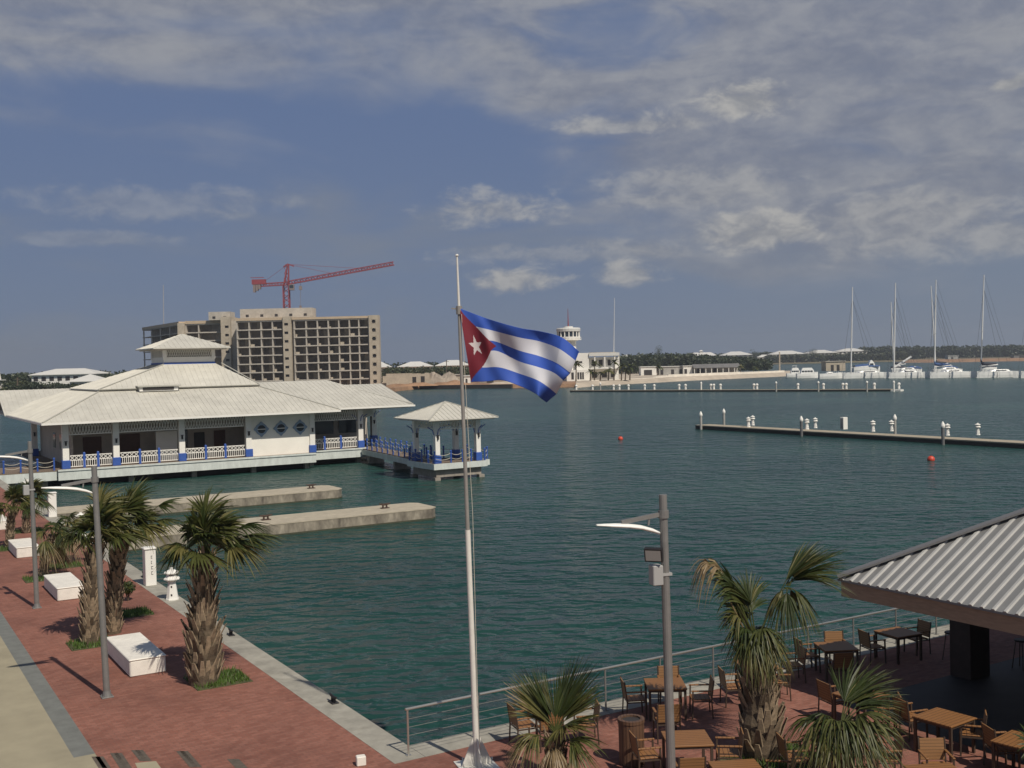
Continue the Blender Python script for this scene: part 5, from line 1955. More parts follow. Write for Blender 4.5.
def catamaran(px0, px1, py, mast_px, top, label, cover=None, boom=1, lean=0.0, rise=0.0, group='catamarans moored in a row'):
    p = at(px0, py, WATER)
    q = at_y(px1, py, p.y)
    Ln = q.x - p.x
    t = thing('catamaran', label, 'catamaran', (p.x, p.y, WATER), 0, group)
    H = 2.15
    B = Ln * 0.42
    for y in (0, B):
        mb = MB()
        hull_mesh(mb, -Ln, 2.0, H, x0=Ln, y0=y)
        mb.build('hull', M['hull'], t)
    mb = MB(); mb.slot = 0
    mb.bx(Ln * .40, Ln * .985, 0.9, B - 0.9, 1.1, H + 0.05)
    mb.slot = 1
    mb.bx(Ln * .46, Ln * .47, -1.02, -0.99, 0.2, H - .2)
    mb.bx(Ln * .985, Ln * .99, -0.7, B + .7, 0.2, H - .3)
    mb.build('bridge_deck', [M['hull'], M['boatdark']], t)
    mb = MB()
    V = [(Ln * .36, 1.2, H), (Ln * .86, 1.0, H), (Ln * .86, B - 1.0, H), (Ln * .36, B - 1.2, H),
         (Ln * .46, 1.5, H + .75), (Ln * .80, 1.3, H + .75), (Ln * .80, B - 1.3, H + .75), (Ln * .46, B - 1.5, H + .75)]
    mb.raw(V, [(3, 2, 1, 0), (4, 5, 6, 7), (0, 1, 5, 4), (1, 2, 6, 5), (2, 3, 7, 6), (3, 0, 4, 7)])
    cb = mb.build('cabin', M['hull'], t)
    mb = MB(); mb.bx(Ln * .5, Ln * .76, 1.1, 1.13 + .02, H + .2, H + .55); mb.build('window', M['glass'], cb)
    mt = at_y(mast_px, top, p.y + B / 2)
    mbs = Vector((at_y(mast_px - lean, py, p.y + B / 2).x - p.x, B / 2, H))
    mtop = Vector((mt.x - p.x, B / 2, mt.z - WATER))
    mb = MB(); mb.tube([mbs, mbs.lerp(mtop, .6), mtop], [0.30, 0.28, 0.18], 8); mb.build('mast', M['mast'], t)
    mb = MB()
    for k in (0.42, 0.72):
        c = mbs.lerp(mtop, k)
        mb.bar(c + Vector((0, -1.6, 0)), c + Vector((0, 1.6, 0)), 0.08)
        mb.bar(c + Vector((-0.9, 0, 0)), c + Vector((0.3, 0, 0)), 0.08)
    mb.build('spreaders', M['mast'], t)
    mb = MB()
    hp = mbs.lerp(mtop, 0.86)
    for e in ((0.4, B / 2, H), (Ln * .8, -0.6, H), (Ln * .8, B + .6, H)):
        mb.tube([hp, e], 0.045, 4)
    mb.tube([mtop, (Ln * .98, B / 2, H)], 0.03, 4)
    mb.build('rigging', M['wire'], t)
    if boom:
        mb = MB(); mb.tube([mbs + Vector((0.2, 0, 2.0)), mbs + Vector((Ln * .42 * boom + rise * .35, 0, 2.5 + rise))], 0.2 + rise * .05, 8); mb.build('boom', M['mast'], t)
    if cover:
        mb = MB()
        a, b = mbs + Vector((0.1, 0, 2.35)), mbs + Vector((Ln * .38 * (boom or 1), 0, 2.85))
        mb.tube([mbs + Vector((0, 0, 4.6)), a + Vector((0.2, 0, .7)), a.lerp(b, .4) + Vector((0, 0, .25)), b], [0.15, 0.62, 0.55, 0.22], 8)
        mb.build('sail_cover', M[cover], t)
    mb = MB()
    for k in range(9):
        x = Ln * (0.05 + 0.9 * k / 8)
        mb.bar((x, -0.8, H), (x, -0.8, H + .8), 0.05)
    mb.bar((Ln * .05, -0.8, H + .8), (Ln * .95, -0.8, H + .8), 0.04)
    mb.build('guard_rail', M['wire'], t)
    return t


catamaran(843.5, 886, 378.6, 852.5, 287, 'white catamaran with the leftmost mast of the marina row', lean=1.5)
catamaran(889, 923.5, 378.4, 895.5, 283, 'white catamaran second from the left in the marina row, its white boom raised', lean=1.5, rise=3.5)
catamaran(930, 970.5, 378.2, 936, 280, 'white catamaran third in the row with a bright blue sail cover at its mast', cover='boatblue', lean=1.5)
catamaran(977, 1018, 378.0, 984, 275, 'white catamaran fourth in the row with a dark sail cover, nearest the right edge', cover='boatdark', lean=3)
catamaran(1021, 1062, 378.0, 1030, 278, 'white catamaran cut by the right edge of the photo', lean=2)
catamaran(812, 842.5, 378.8, 740, 374.2, 'white catamaran hull left of the masted row, without a standing mast', boom=0) if False else None
catamaran(892, 920, 374.6, 891, 302, 'catamaran in the second row, its shorter mast just left of the second tall mast', cover='boatdark', lean=-3, group='catamarans in the second row')
catamaran(933, 962, 374.4, 931, 286, 'catamaran in the second row with its mast just left of the third tall mast', cover='boatdark', lean=-5, group='catamarans in the second row')


def motor_boat(px0, px1, py, label, H=1.6, cabin=(.25, .75, 1.9), canopy=None, name='motor_boat', fly=False, flip=False, mat='hull'):
    p = at(px0, py, WATER)
    q = at_y(px1, py, p.y)
    Ln = q.x - p.x
    t = thing(name, label, 'boat', (p.x, p.y, WATER))
    B = max(2.6, Ln * 0.3)
    mb = MB()
    if flip:
        hull_mesh(mb, -Ln, B, H, x0=Ln, sheer=.5)
    else:
        hull_mesh(mb, Ln, B, H, sheer=.5)
    mb.build('hull', M[mat], t)
    a, b, h = cabin
    mb = MB()
    V = []
    for z, i_, k in ((H, 0, 1.0), (H + h * .55, 0.03, .92), (H + h, 0.09, .8)):
        for x, y in ((a + i_, -1), (b - i_ * 1.4, -1), (b - i_ * 1.4, 1), (a + i_, 1)):
            V.append((Ln * x, y * B * .4 * k, z))
    fs = [(8, 9, 10, 11)]
    for l in range(2):
        for k in range(4):
            j = (k + 1) % 4
            fs.append((l * 4 + k, l * 4 + j, l * 4 + 4 + j, l * 4 + 4 + k))
    mb.raw(V, fs)
    cb = mb.build('cabin', M['hull'], t)
    mb = MB()
    n = 4
    for k in range(n):
        x0, x1 = a + .05 + (b - a - .12) * k / n, a + .05 + (b - a - .12) * (k + .8) / n
        mb.bx(Ln * x0, Ln * x1, -B * .4 - .02, -B * .4 + .1, H + h * .2, H + h * .5)
    mb.build('window', M['glass'], cb)
    if fly:
        mb = MB(); mb.bx(Ln * (a + .1), Ln * (b - .2), -B * .3, B * .3, H + h + .9, H + h + 1.02)
        for x in (a + .12, b - .22):
            for y in (-.28, .28):
                mb.bar((Ln * x, B * y, H + h), (Ln * x, B * y, H + h + .9), .08)
        mb.build('flybridge_top', M['hull'], t)
    if canopy:
        mb = MB()
        P = []
        for k in range(7):
            a_ = k / 6 * math.pi
            P.append((-math.cos(a_) * B * .5, math.sin(a_) * 1.0))
        V = [(Ln * x, y, H + z * f_) for x, f_ in ((.05, .8), (.35, 1.5), (.7, 1.3), (.97, .5)) for y, z in P]
        Fc = [(i * 7 + k, i * 7 + k + 1, (i + 1) * 7 + k + 1, (i + 1) * 7 + k) for i in range(3) for k in range(6)]
        mb.raw(V, Fc)
        mb.build('canvas_cover', M[canopy], t)
    mb = MB()
    for k in range(6):
        x = Ln * (0.55 + .4 * k / 5) if not flip else Ln * (.05 + .4 * k / 5)
        mb.bar((x, -B * .3, H + .2), (x, -B * .3, H + .95), .05)
    mb.build('bow_rail', M['mast'], t)
    return t


motor_boat(796.5, 818, 378.2, 'white motor yacht with a row of dark cabin windows moored left of the catamarans', H=2.0, cabin=(.18, .82, 2.3), fly=False)
motor_boat(786.5, 801, 377.2, 'boxy white work boat just left of the motor yacht', H=1.7, cabin=(.3, .9, 2.4), fly=True)
motor_boat(819, 843, 378.8, 'low plain white boat hull between the motor yacht and the first catamaran', H=2.0, cabin=(.3, .6, .7))
motor_boat(853, 880, 372.5, 'boat under a blue canvas cover behind the first catamaran', H=2.9, cabin=(.55, .8, 3.4), canopy='boatblue')
motor_boat(890.5, 906, 371.5, 'dark covered boat between the first and second tall masts', H=1.8, cabin=(.4, .7, 1.5), canopy='boatdark')
motor_boat(906, 922, 372.6, 'boat with a blue cover behind the second catamaran', H=1.8, cabin=(.4, .7, 1.2), canopy='boatblue')
motor_boat(943, 958, 372.2, 'blue covered boat right of the third tall mast', H=1.8, cabin=(.4, .7, 1.2), canopy='boatblue', flip=True)
motor_boat(979, 996, 371.5, 'boat with a dark canvas cover behind the fourth catamaran', H=2.0, cabin=(.3, .7, 2.0), canopy='boatdark', flip=True)
motor_boat(565, 585, 388.6, 'small dark hulled boat at the shore left of the far pier', H=.7, cabin=(.4, .6, .5), mat='hulldark') if False else None

# ------------------------------------------------------------------ unfinished hotel
HY = 430.0
FH = 3.36


def hx(px, y=HY):
    return at_y(px, 350, y).x


HO = (hx(240), HY, 0)
HT = thing('hotel_block', 'unfinished eight storey concrete hotel with open floors, tan stair towers and roof blocks', 'building', HO)


def hb_(mb, name, mats, parent=None):
    return mb.build(name, mats, HT if parent is None else parent, off=HO)


def open_bay(x0, x1, y, dep, cols_x, nfl, z0=0.0, ang=None):
    for i in range(nfl + 1):
        mb = MB()
        mb.bx(x0, x1, y, y + dep, z0 + i * FH - 0.17, z0 + i * FH + 0.17)
        mb.bx(x0, x1, y - .02, y + .2, z0 + i * FH - 0.28, z0 + i * FH + 0.19)
        hb_(mb, 'floor_slab', M['hotelgrey'])
    for x in cols_x:
        mb = MB(); mb.bx(x - .22, x + .22, y + .12, y + dep, z0, z0 + nfl * FH - .18); hb_(mb, 'cross_wall', M['hotelgrey'])
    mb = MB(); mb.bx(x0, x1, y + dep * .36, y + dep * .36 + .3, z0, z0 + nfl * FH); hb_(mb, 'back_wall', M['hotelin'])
    rnd = random.Random(int(x0 * 7))
    cs = sorted(cols_x)
    for a, b in zip(cs[:-1], cs[1:]):
        for i in range(nfl):
            z = z0 + i * FH + .18
            r_ = rnd.random()
            if r_ < .35:
                w = (b - a) * rnd.uniform(.25, .55)
                mb = MB(); mb.bx(b - w - .3, b - .3, y + dep * .3, y + dep * .3 + .2, z, z + FH - .4); hb_(mb, 'block_partition', M['hotel'])
            if rnd.random() < .28:
                mb = MB(); mb.bx(a + .4, a + .4 + rnd.uniform(.6, 1.6), y + .5, y + 1.2, z, z + rnd.uniform(.4, 1.1)); hb_(mb, 'block_stack', M['hotel'])


Rc = [hx(p) for p in (294.6, 306.5, 317.8, 328.7, 339.3, 349.8, 359.3, 369.3)]
open_bay(Rc[0] - .2, Rc[-1] + .3, HY, 13, Rc, 8)
Lc = [hx(p) for p in (237.5, 249.5, 261.5, 272.8, 283.7)]
open_bay(Lc[0] - .2, Lc[-1] + .3, HY, 13, Lc, 8)
mb = MB()
mb.bx(hx(236.5), hx(284), HY - .3, HY + 13, 8 * FH + .2, 8 * FH + 1.3)
mb.bx(hx(293), hx(369.6), HY - .3, HY + 13, 8 * FH + .2, 8 * FH + 1.1)
hb_(mb, 'parapet', M['hoteltan'])


def tower(x0, x1, y, dep, h, wins, round_=False, name='stair_tower', wx=None):
    """a hollow shaft: front wall pierced by openings, made of strips between them"""
    mb = MB()
    th = .35
    cx = wx if wx is not None else (x0 + x1) / 2
    ww, wh = (.75, 1.0) if not round_ else (.8, 1.6)
    mb.bx(x0, cx - ww, y, y + th, 0, h)
    mb.bx(cx + ww, x1, y, y + th, 0, h)
    zz = 0
    for i in range(wins):
        z = i * FH + 1.35
        mb.bx(cx - ww, cx + ww, y, y + th, zz, z)
        zz = z + wh
        if round_:
            for k in range(12):
                a0, a1 = k / 12 * math.pi * 2, (k + 1) / 12 * math.pi * 2
                def cp(a):
                    s_ = max(abs(math.cos(a)), abs(math.sin(a)))
                    return (cx + ww * math.cos(a) / s_, z + wh / 2 + wh / 2 * math.sin(a) / s_)
                q0, q1 = cp(a0), cp(a1)
                r0 = (cx + .78 * math.cos(a0), z + wh / 2 + .78 * math.sin(a0)); r1 = (cx + .78 * math.cos(a1), z + wh / 2 + .78 * math.sin(a1))
                mb.face([(q0[0], y, q0[1]), (q1[0], y, q1[1]), (r1[0], y, r1[1]), (r0[0], y, r0[1])])
    mb.bx(cx - ww, cx + ww, y, y + th, zz, h)
    mb.bx(x0, x0 + th, y + th, y + dep, 0, h)
    mb.bx(x1 - th, x1, y + th, y + dep, 0, h)
    mb.bx(x0 + th, x1 - th, y + dep - th, y + dep, 0, h)
    mb.bx(x0 + th, x1 - th, y + th, y + dep - th, h - .4, h - .1)
    o = hb_(mb, name, M['hotel'])
    for i in range(wins):
        mb = MB(); mb.bx(cx - ww, cx + ww, y + th + .2, y + th + .3, i * FH + 1.2, i * FH + 1.5 + wh); w_ = hb_(mb, 'window', M['dark'], o)
    return o


tower(hx(283.9), hx(292), HY - 1.0, 9, 8 * FH + 1.5, 8, wx=hx(287.3))
tower(hx(369.7), hx(379.6), HY - .9, 5, 8 * FH + 1.25, 8, True, 'end_tower', wx=hx(374.6))
mb = MB(); mb.bx(hx(292) + .02, hx(294.4), HY + 2, HY + 10, 0, 8 * FH + .3); hb_(mb, 'recess_wall', M['hotelgrey'])
LY = 446.0
tower(hx(222, LY - 4), hx(231.5, LY - 4), LY - 5, 12, 8 * FH + 2.6, 8, wx=hx(228, LY - 4))
mb = MB(); mb.bx(hx(231.5, LY - 3) + .02, hx(236.5, HY), LY - 3, LY + 8, 0, 8 * FH + 1.0); hb_(mb, 'recess_wall', M['hotelgrey'])
Bc = [hx(p, LY) for p in (186.5, 199, 222)]
open_bay(Bc[0], Bc[-1], LY, 12, Bc, 8)
mb = MB(); mb.bx(hx(186, LY), hx(222, LY - 4) - .02, LY - .3, LY + 12, 8 * FH + .2, 8 * FH + 1.4); hb_(mb, 'parapet', M['hoteltan'])
mb = MB(); mb.bx(hx(179, LY), hx(186, LY) - .02, LY - 1.2, LY + 12, 0, 8 * FH + .6); hb_(mb, 'pier_wall', M['hotel'])
# side wing turning away on the left
A, B_ = Vector((hx(179, LY), LY + 1, 0)), Vector((hx(143, 500), 500, 0))
d = (B_ - A)
n_ = Vector((d.y, -d.x, 0)).normalized()
if n_.x < 0:
    n_ = -n_
for i in range(9):
    mb = MB()
    P = [A, B_, B_ + n_ * 12, A + n_ * 12]
    mb.prism([(p.x, p.y) for p in P], i * FH - .17, i * FH + .17)
    hb_(mb, 'floor_slab', M['hotelgrey'])
for k in (0.02, .25, .5, .75, .98):
    mb = MB(); p = A + d * k; mb.bar(p + n_ * .3, p + n_ * .3 + Vector((0, 0, 8 * FH)), .5); hb_(mb, 'column', M['hotelgrey'])
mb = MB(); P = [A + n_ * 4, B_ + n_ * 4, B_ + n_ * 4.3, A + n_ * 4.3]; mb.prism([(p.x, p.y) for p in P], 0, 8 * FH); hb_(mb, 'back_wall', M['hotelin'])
mb = MB(); P = [A - n_ * .15, B_ - n_ * .15, B_ + n_ * 12, A + n_ * 12]; mb.prism([(p.x, p.y) for p in P], 8 * FH + .18, 8 * FH + 1.3); hb_(mb, 'parapet', M['hoteltan'])
for (p0, p1, y, z1, dk) in ((241, 313.5, HY + 5, 32.0, 5), (209.5, 231, LY - 3, 31.6, 2)):
    mb = MB(); mb.bx(hx(p0, y), hx(p1, y), y, y + 8, 8 * FH + 1.4, z1); o = hb_(mb, 'roof_block', M['hotelgrey'])
    for k in range(dk):
        x = hx(p0 + (p1 - p0) * (k + .5) / dk, y)
        mb = MB(); mb.bx(x - .6, x + .6, y - .04, y + .05, 8 * FH + 1.9, 8 * FH + 2.9); hb_(mb, 'window', M['dark'], o)

# ------------------------------------------------------------------ tower crane
CY = 447.0
base = at_y(288, 350, CY)
t = thing('tower_crane', 'red lattice tower crane standing behind the unfinished hotel, its jib pointing right', 'crane', (base.x, CY, 0))


def cpt(px, py):
    p = at_y(px, py, CY)
    return Vector((p.x - base.x, 0, p.z))


def lattice(mb, a, b, w, n, r_=.14, tri=False):
    a, b = Vector(a), Vector(b)
    d = (b - a).normalized()
    s1 = d.cross(Vector((0, 1, 0))).normalized()
    s2 = d.cross(s1)
    if tri:
        cs = [s1 * 0.0 * w + s2 * w * .5, -s2 * w * .5, (s1 if s1.z > 0 else -s1) * w * .9]
    else:
        cs = [s1 * w * .5 + s2 * w * .5, -s1 * w * .5 + s2 * w * .5, -s1 * w * .5 - s2 * w * .5, s1 * w * .5 - s2 * w * .5]
    for c in cs:
        mb.bar(a + c, b + c, r_ * 2)
    for k in range(n):
        p, q = a.lerp(b, k / n), a.lerp(b, (k + 1) / n)
        for i in range(len(cs)):
            j = (i + 1) % len(cs)
            if k % 2:
                i, j = j, i
            mb.bar(p + cs[i], q + cs[j], r_ * 1.3)


root = cpt(288, 284)
mb = MB(); lattice(mb, (0, 0, 0), (0, 0, root.z), 2.3, 22, .17); mb.build('mast', M['crane'], t)
apex = cpt(288.2, 264.3)
mb = MB()
for c in ((-.9, -.9), (.9, -.9), (.9, .9), (-.9, .9)):
    mb.bar((c[0], c[1], root.z), apex + Vector((c[0] * .25, c[1] * .25, 0)), .34)
for k in range(4):
    z0, z1 = root.z + (apex.z - root.z) * k / 4, root.z + (apex.z - root.z) * (k + 1) / 4
    w0, w1 = .9 * (1 - .75 * k / 4), .9 * (1 - .75 * (k + 1) / 4)
    mb.bar((-w0, -.7, z0), (w1, -.7, z1), .2); mb.bar((w0, .7, z0), (-w1, .7, z1), .2)
mb.bar(apex + Vector((-2.0, 0, -1.0)), apex + Vector((0, 0, .2)), .4); mb.bar(apex, apex + Vector((2.4, 0, -.9)), .4)
mb.build('apex_frame', M['crane'], t)
je = cpt(394, 265)
jr = cpt(288, 284.5)
mb = MB(); lattice(mb, jr, je, 1.5, 38, .16, True); mb.build('jib', M['crane'], t)
ce = cpt(253.5, 285.5)
mb = MB(); lattice(mb, cpt(288, 283.5), ce, 1.1, 12, .16, False); mb.build('counter_jib', M['crane'], t)
mb = MB()
for k in range(3):
    p = cpt(254.5 + k * 2.6, 286.5 - k * .6); mb.box((p.x, 0, p.z - .3), (.9, 1.6, 4.2 - k * .8))
mb.build('counterweight', M['cranegrey'], t)
p = cpt(259, 282); mb = MB(); mb.box((p.x, 0, p.z), (5.6, 1.8, 2.0)); mb.bar((p.x - 3.4, 0, p.z + 1.8), (p.x + 2, 0, p.z + 1.8), .25); mb.build('winch_house', M['crane'], t)
p = cpt(291.8, 287.6); mb = MB(); mb.box((p.x + .2, -.9, p.z), (1.9, 1.7, 2.3), bev=.1); cb = mb.build('cab', M['cranegrey'], t)
mb = MB(); mb.box((p.x + .25, -1.78, p.z + .3), (1.5, .04, 1.2)); mb.build('window', M['glass'], cb)
mb = MB()
for px, py in ((340, 275), (372, 269)):
    mb.tube([apex, cpt(px, py)], .06, 4)
mb.tube([apex, cpt(262, 283)], .06, 4)
mb.build('pendant_line', M['crane'], t)
mb = MB(); a, b = cpt(300.5, 282.5), cpt(300.5, 306); mb.tube([a, b], .07, 4); mb.box(b + Vector((0, 0, -.4)), (.8, .6, 1.2)); q = cpt(300.5, 288); mb.box(q, (1.1, .8, 1.6)); mb.build('hook_line', M['cranegrey'], t)

# ------------------------------------------------------------------ harbour control tower
TY = 445.0
tx = lambda px: at_y(px, 350, TY).x
tz = lambda py, px=590: at_y(px, py, TY).z
TO = (tx(570), TY, 0.15)
T_ = thing('control_building', 'white harbour control building with a round glazed lookout tower and a flat roof', 'building', TO)


def tb(mb, name, mats, parent=None, smooth=False):
    return mb.build(name, mats, T_ if parent is None else parent, off=TO, smooth=smooth)


cxp = tx(569.4)
mb = MB()
mb.lathe([(3.3, 0.15), (3.1, tz(341, 570)), (4.6, tz(340, 570)), (4.9, tz(338, 570)), (4.9, tz(336.6, 570))], (cxp, TY + 5, 0), 24)
sh_ = tb(mb, 'tower_shaft', M['farwhite'])
mb = MB(); mb.lathe([(4.35, tz(336.8, 570)), (4.35, tz(331.2, 570))], (cxp, TY + 5, 0), 24); gl_ = tb(mb, 'lookout_glazing', M['glass'])
mb = MB()
for k in range(16):
    a = k / 16 * 6.2832
    mb.bar((cxp + 4.5 * math.cos(a), TY + 5 + 4.5 * math.sin(a), tz(336.7, 570)), (cxp + 4.5 * math.cos(a), TY + 5 + 4.5 * math.sin(a), tz(331.2, 570)), .42)
tb(mb, 'mullions', M['farwhite'], gl_)
mb = MB(); mb.lathe([(4.9, tz(331.3, 570)), (5.0, tz(328.6, 570)), (4.7, tz(327.6, 570)), (2.0, tz(327.2, 570)), (1.9, tz(326, 570))], (cxp, TY + 5, 0), 24); tb(mb, 'lookout_roof', M['farroof'])
mb = MB(); mb.lathe([(5.3, tz(340, 570)), (5.3, tz(339.4, 570))], (cxp, TY + 5, 0), 24)
for k in range(20):
    a = k / 20 * 6.2832
    mb.bar((cxp + 5.2 * math.cos(a), TY + 5 + 5.2 * math.sin(a), tz(339.4, 570)), (cxp + 5.2 * math.cos(a), TY + 5 + 5.2 * math.sin(a), tz(337, 570)), .07)
tb(mb, 'gallery', M['farwhite'])
mb = MB(); mb.tube([(cxp, TY + 5, tz(327, 570)), (cxp, TY + 5, tz(319, 570)), (cxp, TY + 5, tz(308, 570))], [.3, .2, .07], 6); tb(mb, 'antenna', M['crane'])
mb = MB()
mb.bx(tx(566), tx(588.8), TY - 2, TY + 12, .15, tz(369.5)); mb.bx(tx(576), tx(588.8), TY + .5, TY + 12, tz(369.5), tz(352.8))
mb.bx(tx(588.9), tx(618.8), TY + 3, TY + 14, .15, tz(357.5))
tb(mb, 'wall', M['farwhite'])
mb = MB(); mb.bx(tx(588.9), tx(619.3), TY - .2, TY + 14.2, tz(356.2), tz(353)); mb.bx(tx(588.9), tx(619), TY, TY + 3, tz(369.3), tz(368.3)); tb(mb, 'roof_slab', M['farroof'])
for px in (594, 604, 614, 618):
    mb = MB(); mb.bx(tx(px), tx(px) + .5, TY + .1, TY + .6, tz(368.3), tz(356.2)); tb(mb, 'pillar', M['farwhite'])
for (a, b, y0, y1, yy) in ((570.5, 573, 379, 372, TY - 2), (576.5, 578.3, 379, 372, TY - 2), (579, 580.8, 379, 372, TY - 2), (581.3, 583, 379, 372, TY - 2), (578, 582, 363, 361, TY + .5),
                           (592, 595, 366, 360, TY + 3), (599, 603, 366, 360, TY + 3), (608, 611, 366, 360, TY + 3), (592, 597, 378, 372, TY + 3), (602, 607, 378, 372, TY + 3), (611, 615, 378, 372, TY + 3)):
    mb = MB(); mb.bx(tx(a), tx(b), yy - .05, yy + .1, tz(y0), tz(y1)); tb(mb, 'window', M['dark'])
mb = MB(); mb.bx(tx(590), tx(617), TY + 4, TY + 6, tz(353), tz(352.5)); tb(mb, 'roof_parapet', M['hotel'])
o = MB()
p = at_y(614.5, 298, TY + 6)
o.tube([(0, 0, 0), (-.25, 0, 12), (p.x - tx(615.8), 0, p.z - .15)], [.22, .17, .09], 8)
o = o.build('signal_mast', M['mast']); o.location = (tx(615.8), TY + 6, .15)
tag(o, 'tall thin white mast rising from the right end of the control building', 'mast')

# ------------------------------------------------------------------ far houses and sheds
def house(label, px0, px1, yr, ye, Y, group, base=0.15, wins=4, dep=12, cupola=False, levels=1, roof='farroof', wall='farwhite', over=1.0, ridge=.5):
    a, b = at_y(px0, ye, Y), at_y(px1, ye, Y)
    ze, zr = (a.z + b.z) / 2, at_y((px0 + px1) / 2, yr, Y).z
    w = b.x - a.x
    t = thing('house', label, 'house', ((a.x + b.x) / 2, Y, base), 0, group)
    ze -= base; zr -= base
    mb = MB(); mb.bx(-w / 2 + over, w / 2 - over, over, dep - over, 0, ze); mb.build('wall', M[wall], t)
    rg = min(dep / 2, w / 2) * (1.0)
    mb = MB()
    r0, r1 = (-w / 2 + rg, dep / 2, zr), (w / 2 - rg, dep / 2, zr)
    mb.slab([(-w / 2, 0, ze), (w / 2, 0, ze), r1, r0], .25); mb.slab([(w / 2, dep, ze), (-w / 2, dep, ze), r0, r1], .25)
    mb.slab([(-w / 2, dep, ze), (-w / 2, 0, ze), r0], .25); mb.slab([(w / 2, 0, ze), (w / 2, dep, ze), r1], .25)
    rf = mb.build('roof', M[roof], t)
    if cupola:
        mb = MB(); mb.bx(-1.6, 1.6, dep / 2 - 1.6, dep / 2 + 1.6, zr - .6, zr + 1.6); mb.slab([(-2.4, dep / 2 - 2.4, zr + 1.6), (2.4, dep / 2 - 2.4, zr + 1.6), (0, dep / 2, zr + 2.8)], .15)
        for q in (((2.4, -2.4), (2.4, 2.4)), ((2.4, 2.4), (-2.4, 2.4)), ((-2.4, 2.4), (-2.4, -2.4))):
            mb.slab([(q[0][0], dep / 2 + q[0][1], zr + 1.6), (q[1][0], dep / 2 + q[1][1], zr + 1.6), (0, dep / 2, zr + 2.8)], .15)
        mb.build('cupola', M[wall], rf)
    for l in range(levels):
        for k in range(wins):
            x = -w / 2 + over + (w - 2 * over) * (k + .5) / wins
            ww = (w - 2 * over) / wins * .28
            z0 = ze - (l + 1) * 3.1 + .5
            if z0 < .3:
                continue
            mb = MB(); mb.bx(x - ww, x + ww, over - .06, over + .05, z0, z0 + 1.7); mb.build('window', M['dark'], t)
    return t


FW = 'white roofed houses on the left shore'
house('long two storey house with a white hip roof far left behind the pavilion', 28, 97, 368.6, 374.2, 440, FW, wins=8, levels=2, dep=16)
house('low white hip roof in front of the long left house', 66, 101, 374.2, 381.2, 415, FW, wins=4, dep=14)
house('house with white hip roof peeping out left of the pavilion lantern', 122, 160, 366.2, 372.8, 425, FW, wins=4, dep=14)
FM = 'white roofed houses behind the ruins'
house('house with white roof partly hidden by the right end of the hotel', 370, 389.5, 361.5, 367, 520, FM, wins=3)
house('house with long white roof above the tan ruins, right of the hotel', 397, 432, 361.5, 366.3, 520, FM, wins=5, levels=2)
house('house with white roof just left of the flag hoist', 435, 470, 360, 365.2, 520, FM, wins=5, levels=2)
house('white roofed house partly behind the flag', 474, 520, 360, 365, 530, FM, wins=5, levels=2)
FR = 'white roofed houses beyond the far trees'
house('small white roof showing right of the control building', 619, 633, 354.6, 357, 1290, FR, wins=3)
house('long low white roof with a small cupola beyond the trees', 687, 717, 352.4, 355.6, 1290, FR, wins=5, cupola=True)
house('white roofed two storey house above the channel, clear of the trees', 722, 754, 351.4, 355.0, 1275, FR, wins=6, levels=2, dep=26)
house('white roof behind the tan post, right of the clear two storey house', 758, 772, 354.6, 357.0, 1290, FR, wins=3)
house('long white roof left of the leftmost mast', 771, 806, 350.6, 354.0, 1300, FR, wins=8, levels=2, dep=26)
house('long flat white roof directly left of the first tall mast', 808, 838, 349.8, 352.8, 1310, FR, wins=7, dep=26)
house('long flat white roof crossing behind the first tall mast', 838, 868, 348.2, 351.2, 1320, FR, wins=7, dep=26)

def shed(label, px0, px1, yt, yb, Y, wall='fargrey', roof='greyroof', doors=((.3, .6),), posts=False, name='shed', cat='shed', dep=8):
    a, b = at_y(px0, yb, Y), at_y(px1, yb, Y)
    zt = at_y((px0 + px1) / 2, yt, Y).z
    z0 = .2
    w = b.x - a.x
    t = thing(name, label, cat, (a.x, Y, z0))
    h = zt - z0
    if posts:
        mb = MB(); mb.bx(.3, w - .3, dep * .6, dep - .3, 0, h * .8); mb.build('wall', M[wall], t)
        n = 9
        for k in range(n):
            mb = MB(); mb.bx(.2 + (w - .6) * k / (n - 1), .5 + (w - .6) * k / (n - 1), .3, .6, 0, h * .66); mb.build('post', M['farwhite'], t)
        mb = MB(); mb.slab([(0, 0, h * .64), (w, 0, h * .64), (w, dep * .6, h), (0, dep * .6, h)], .2); mb.slab([(0, dep * .6, h), (w, dep * .6, h), (w, dep, h * .8), (0, dep, h * .8)], .2)
        mb.build('roof', M[roof], t)
    else:
        mb = MB(); mb.bx(0, w, 0, dep, 0, h - .3); mb.build('wall', M[wall], t)
        mb = MB(); mb.bx(-.3, w + .3, -.4, dep + .3, h - .3, h); mb.build('roof', M[roof], t)
    for d0, d1 in doors:
        mb = MB(); mb.bx(w * d0, w * d1, -.05 if not posts else dep * .6 - .05, .06 if not posts else dep * .6 + .05, .1, h * .62); mb.build('door', M['dark'], t)
    return t


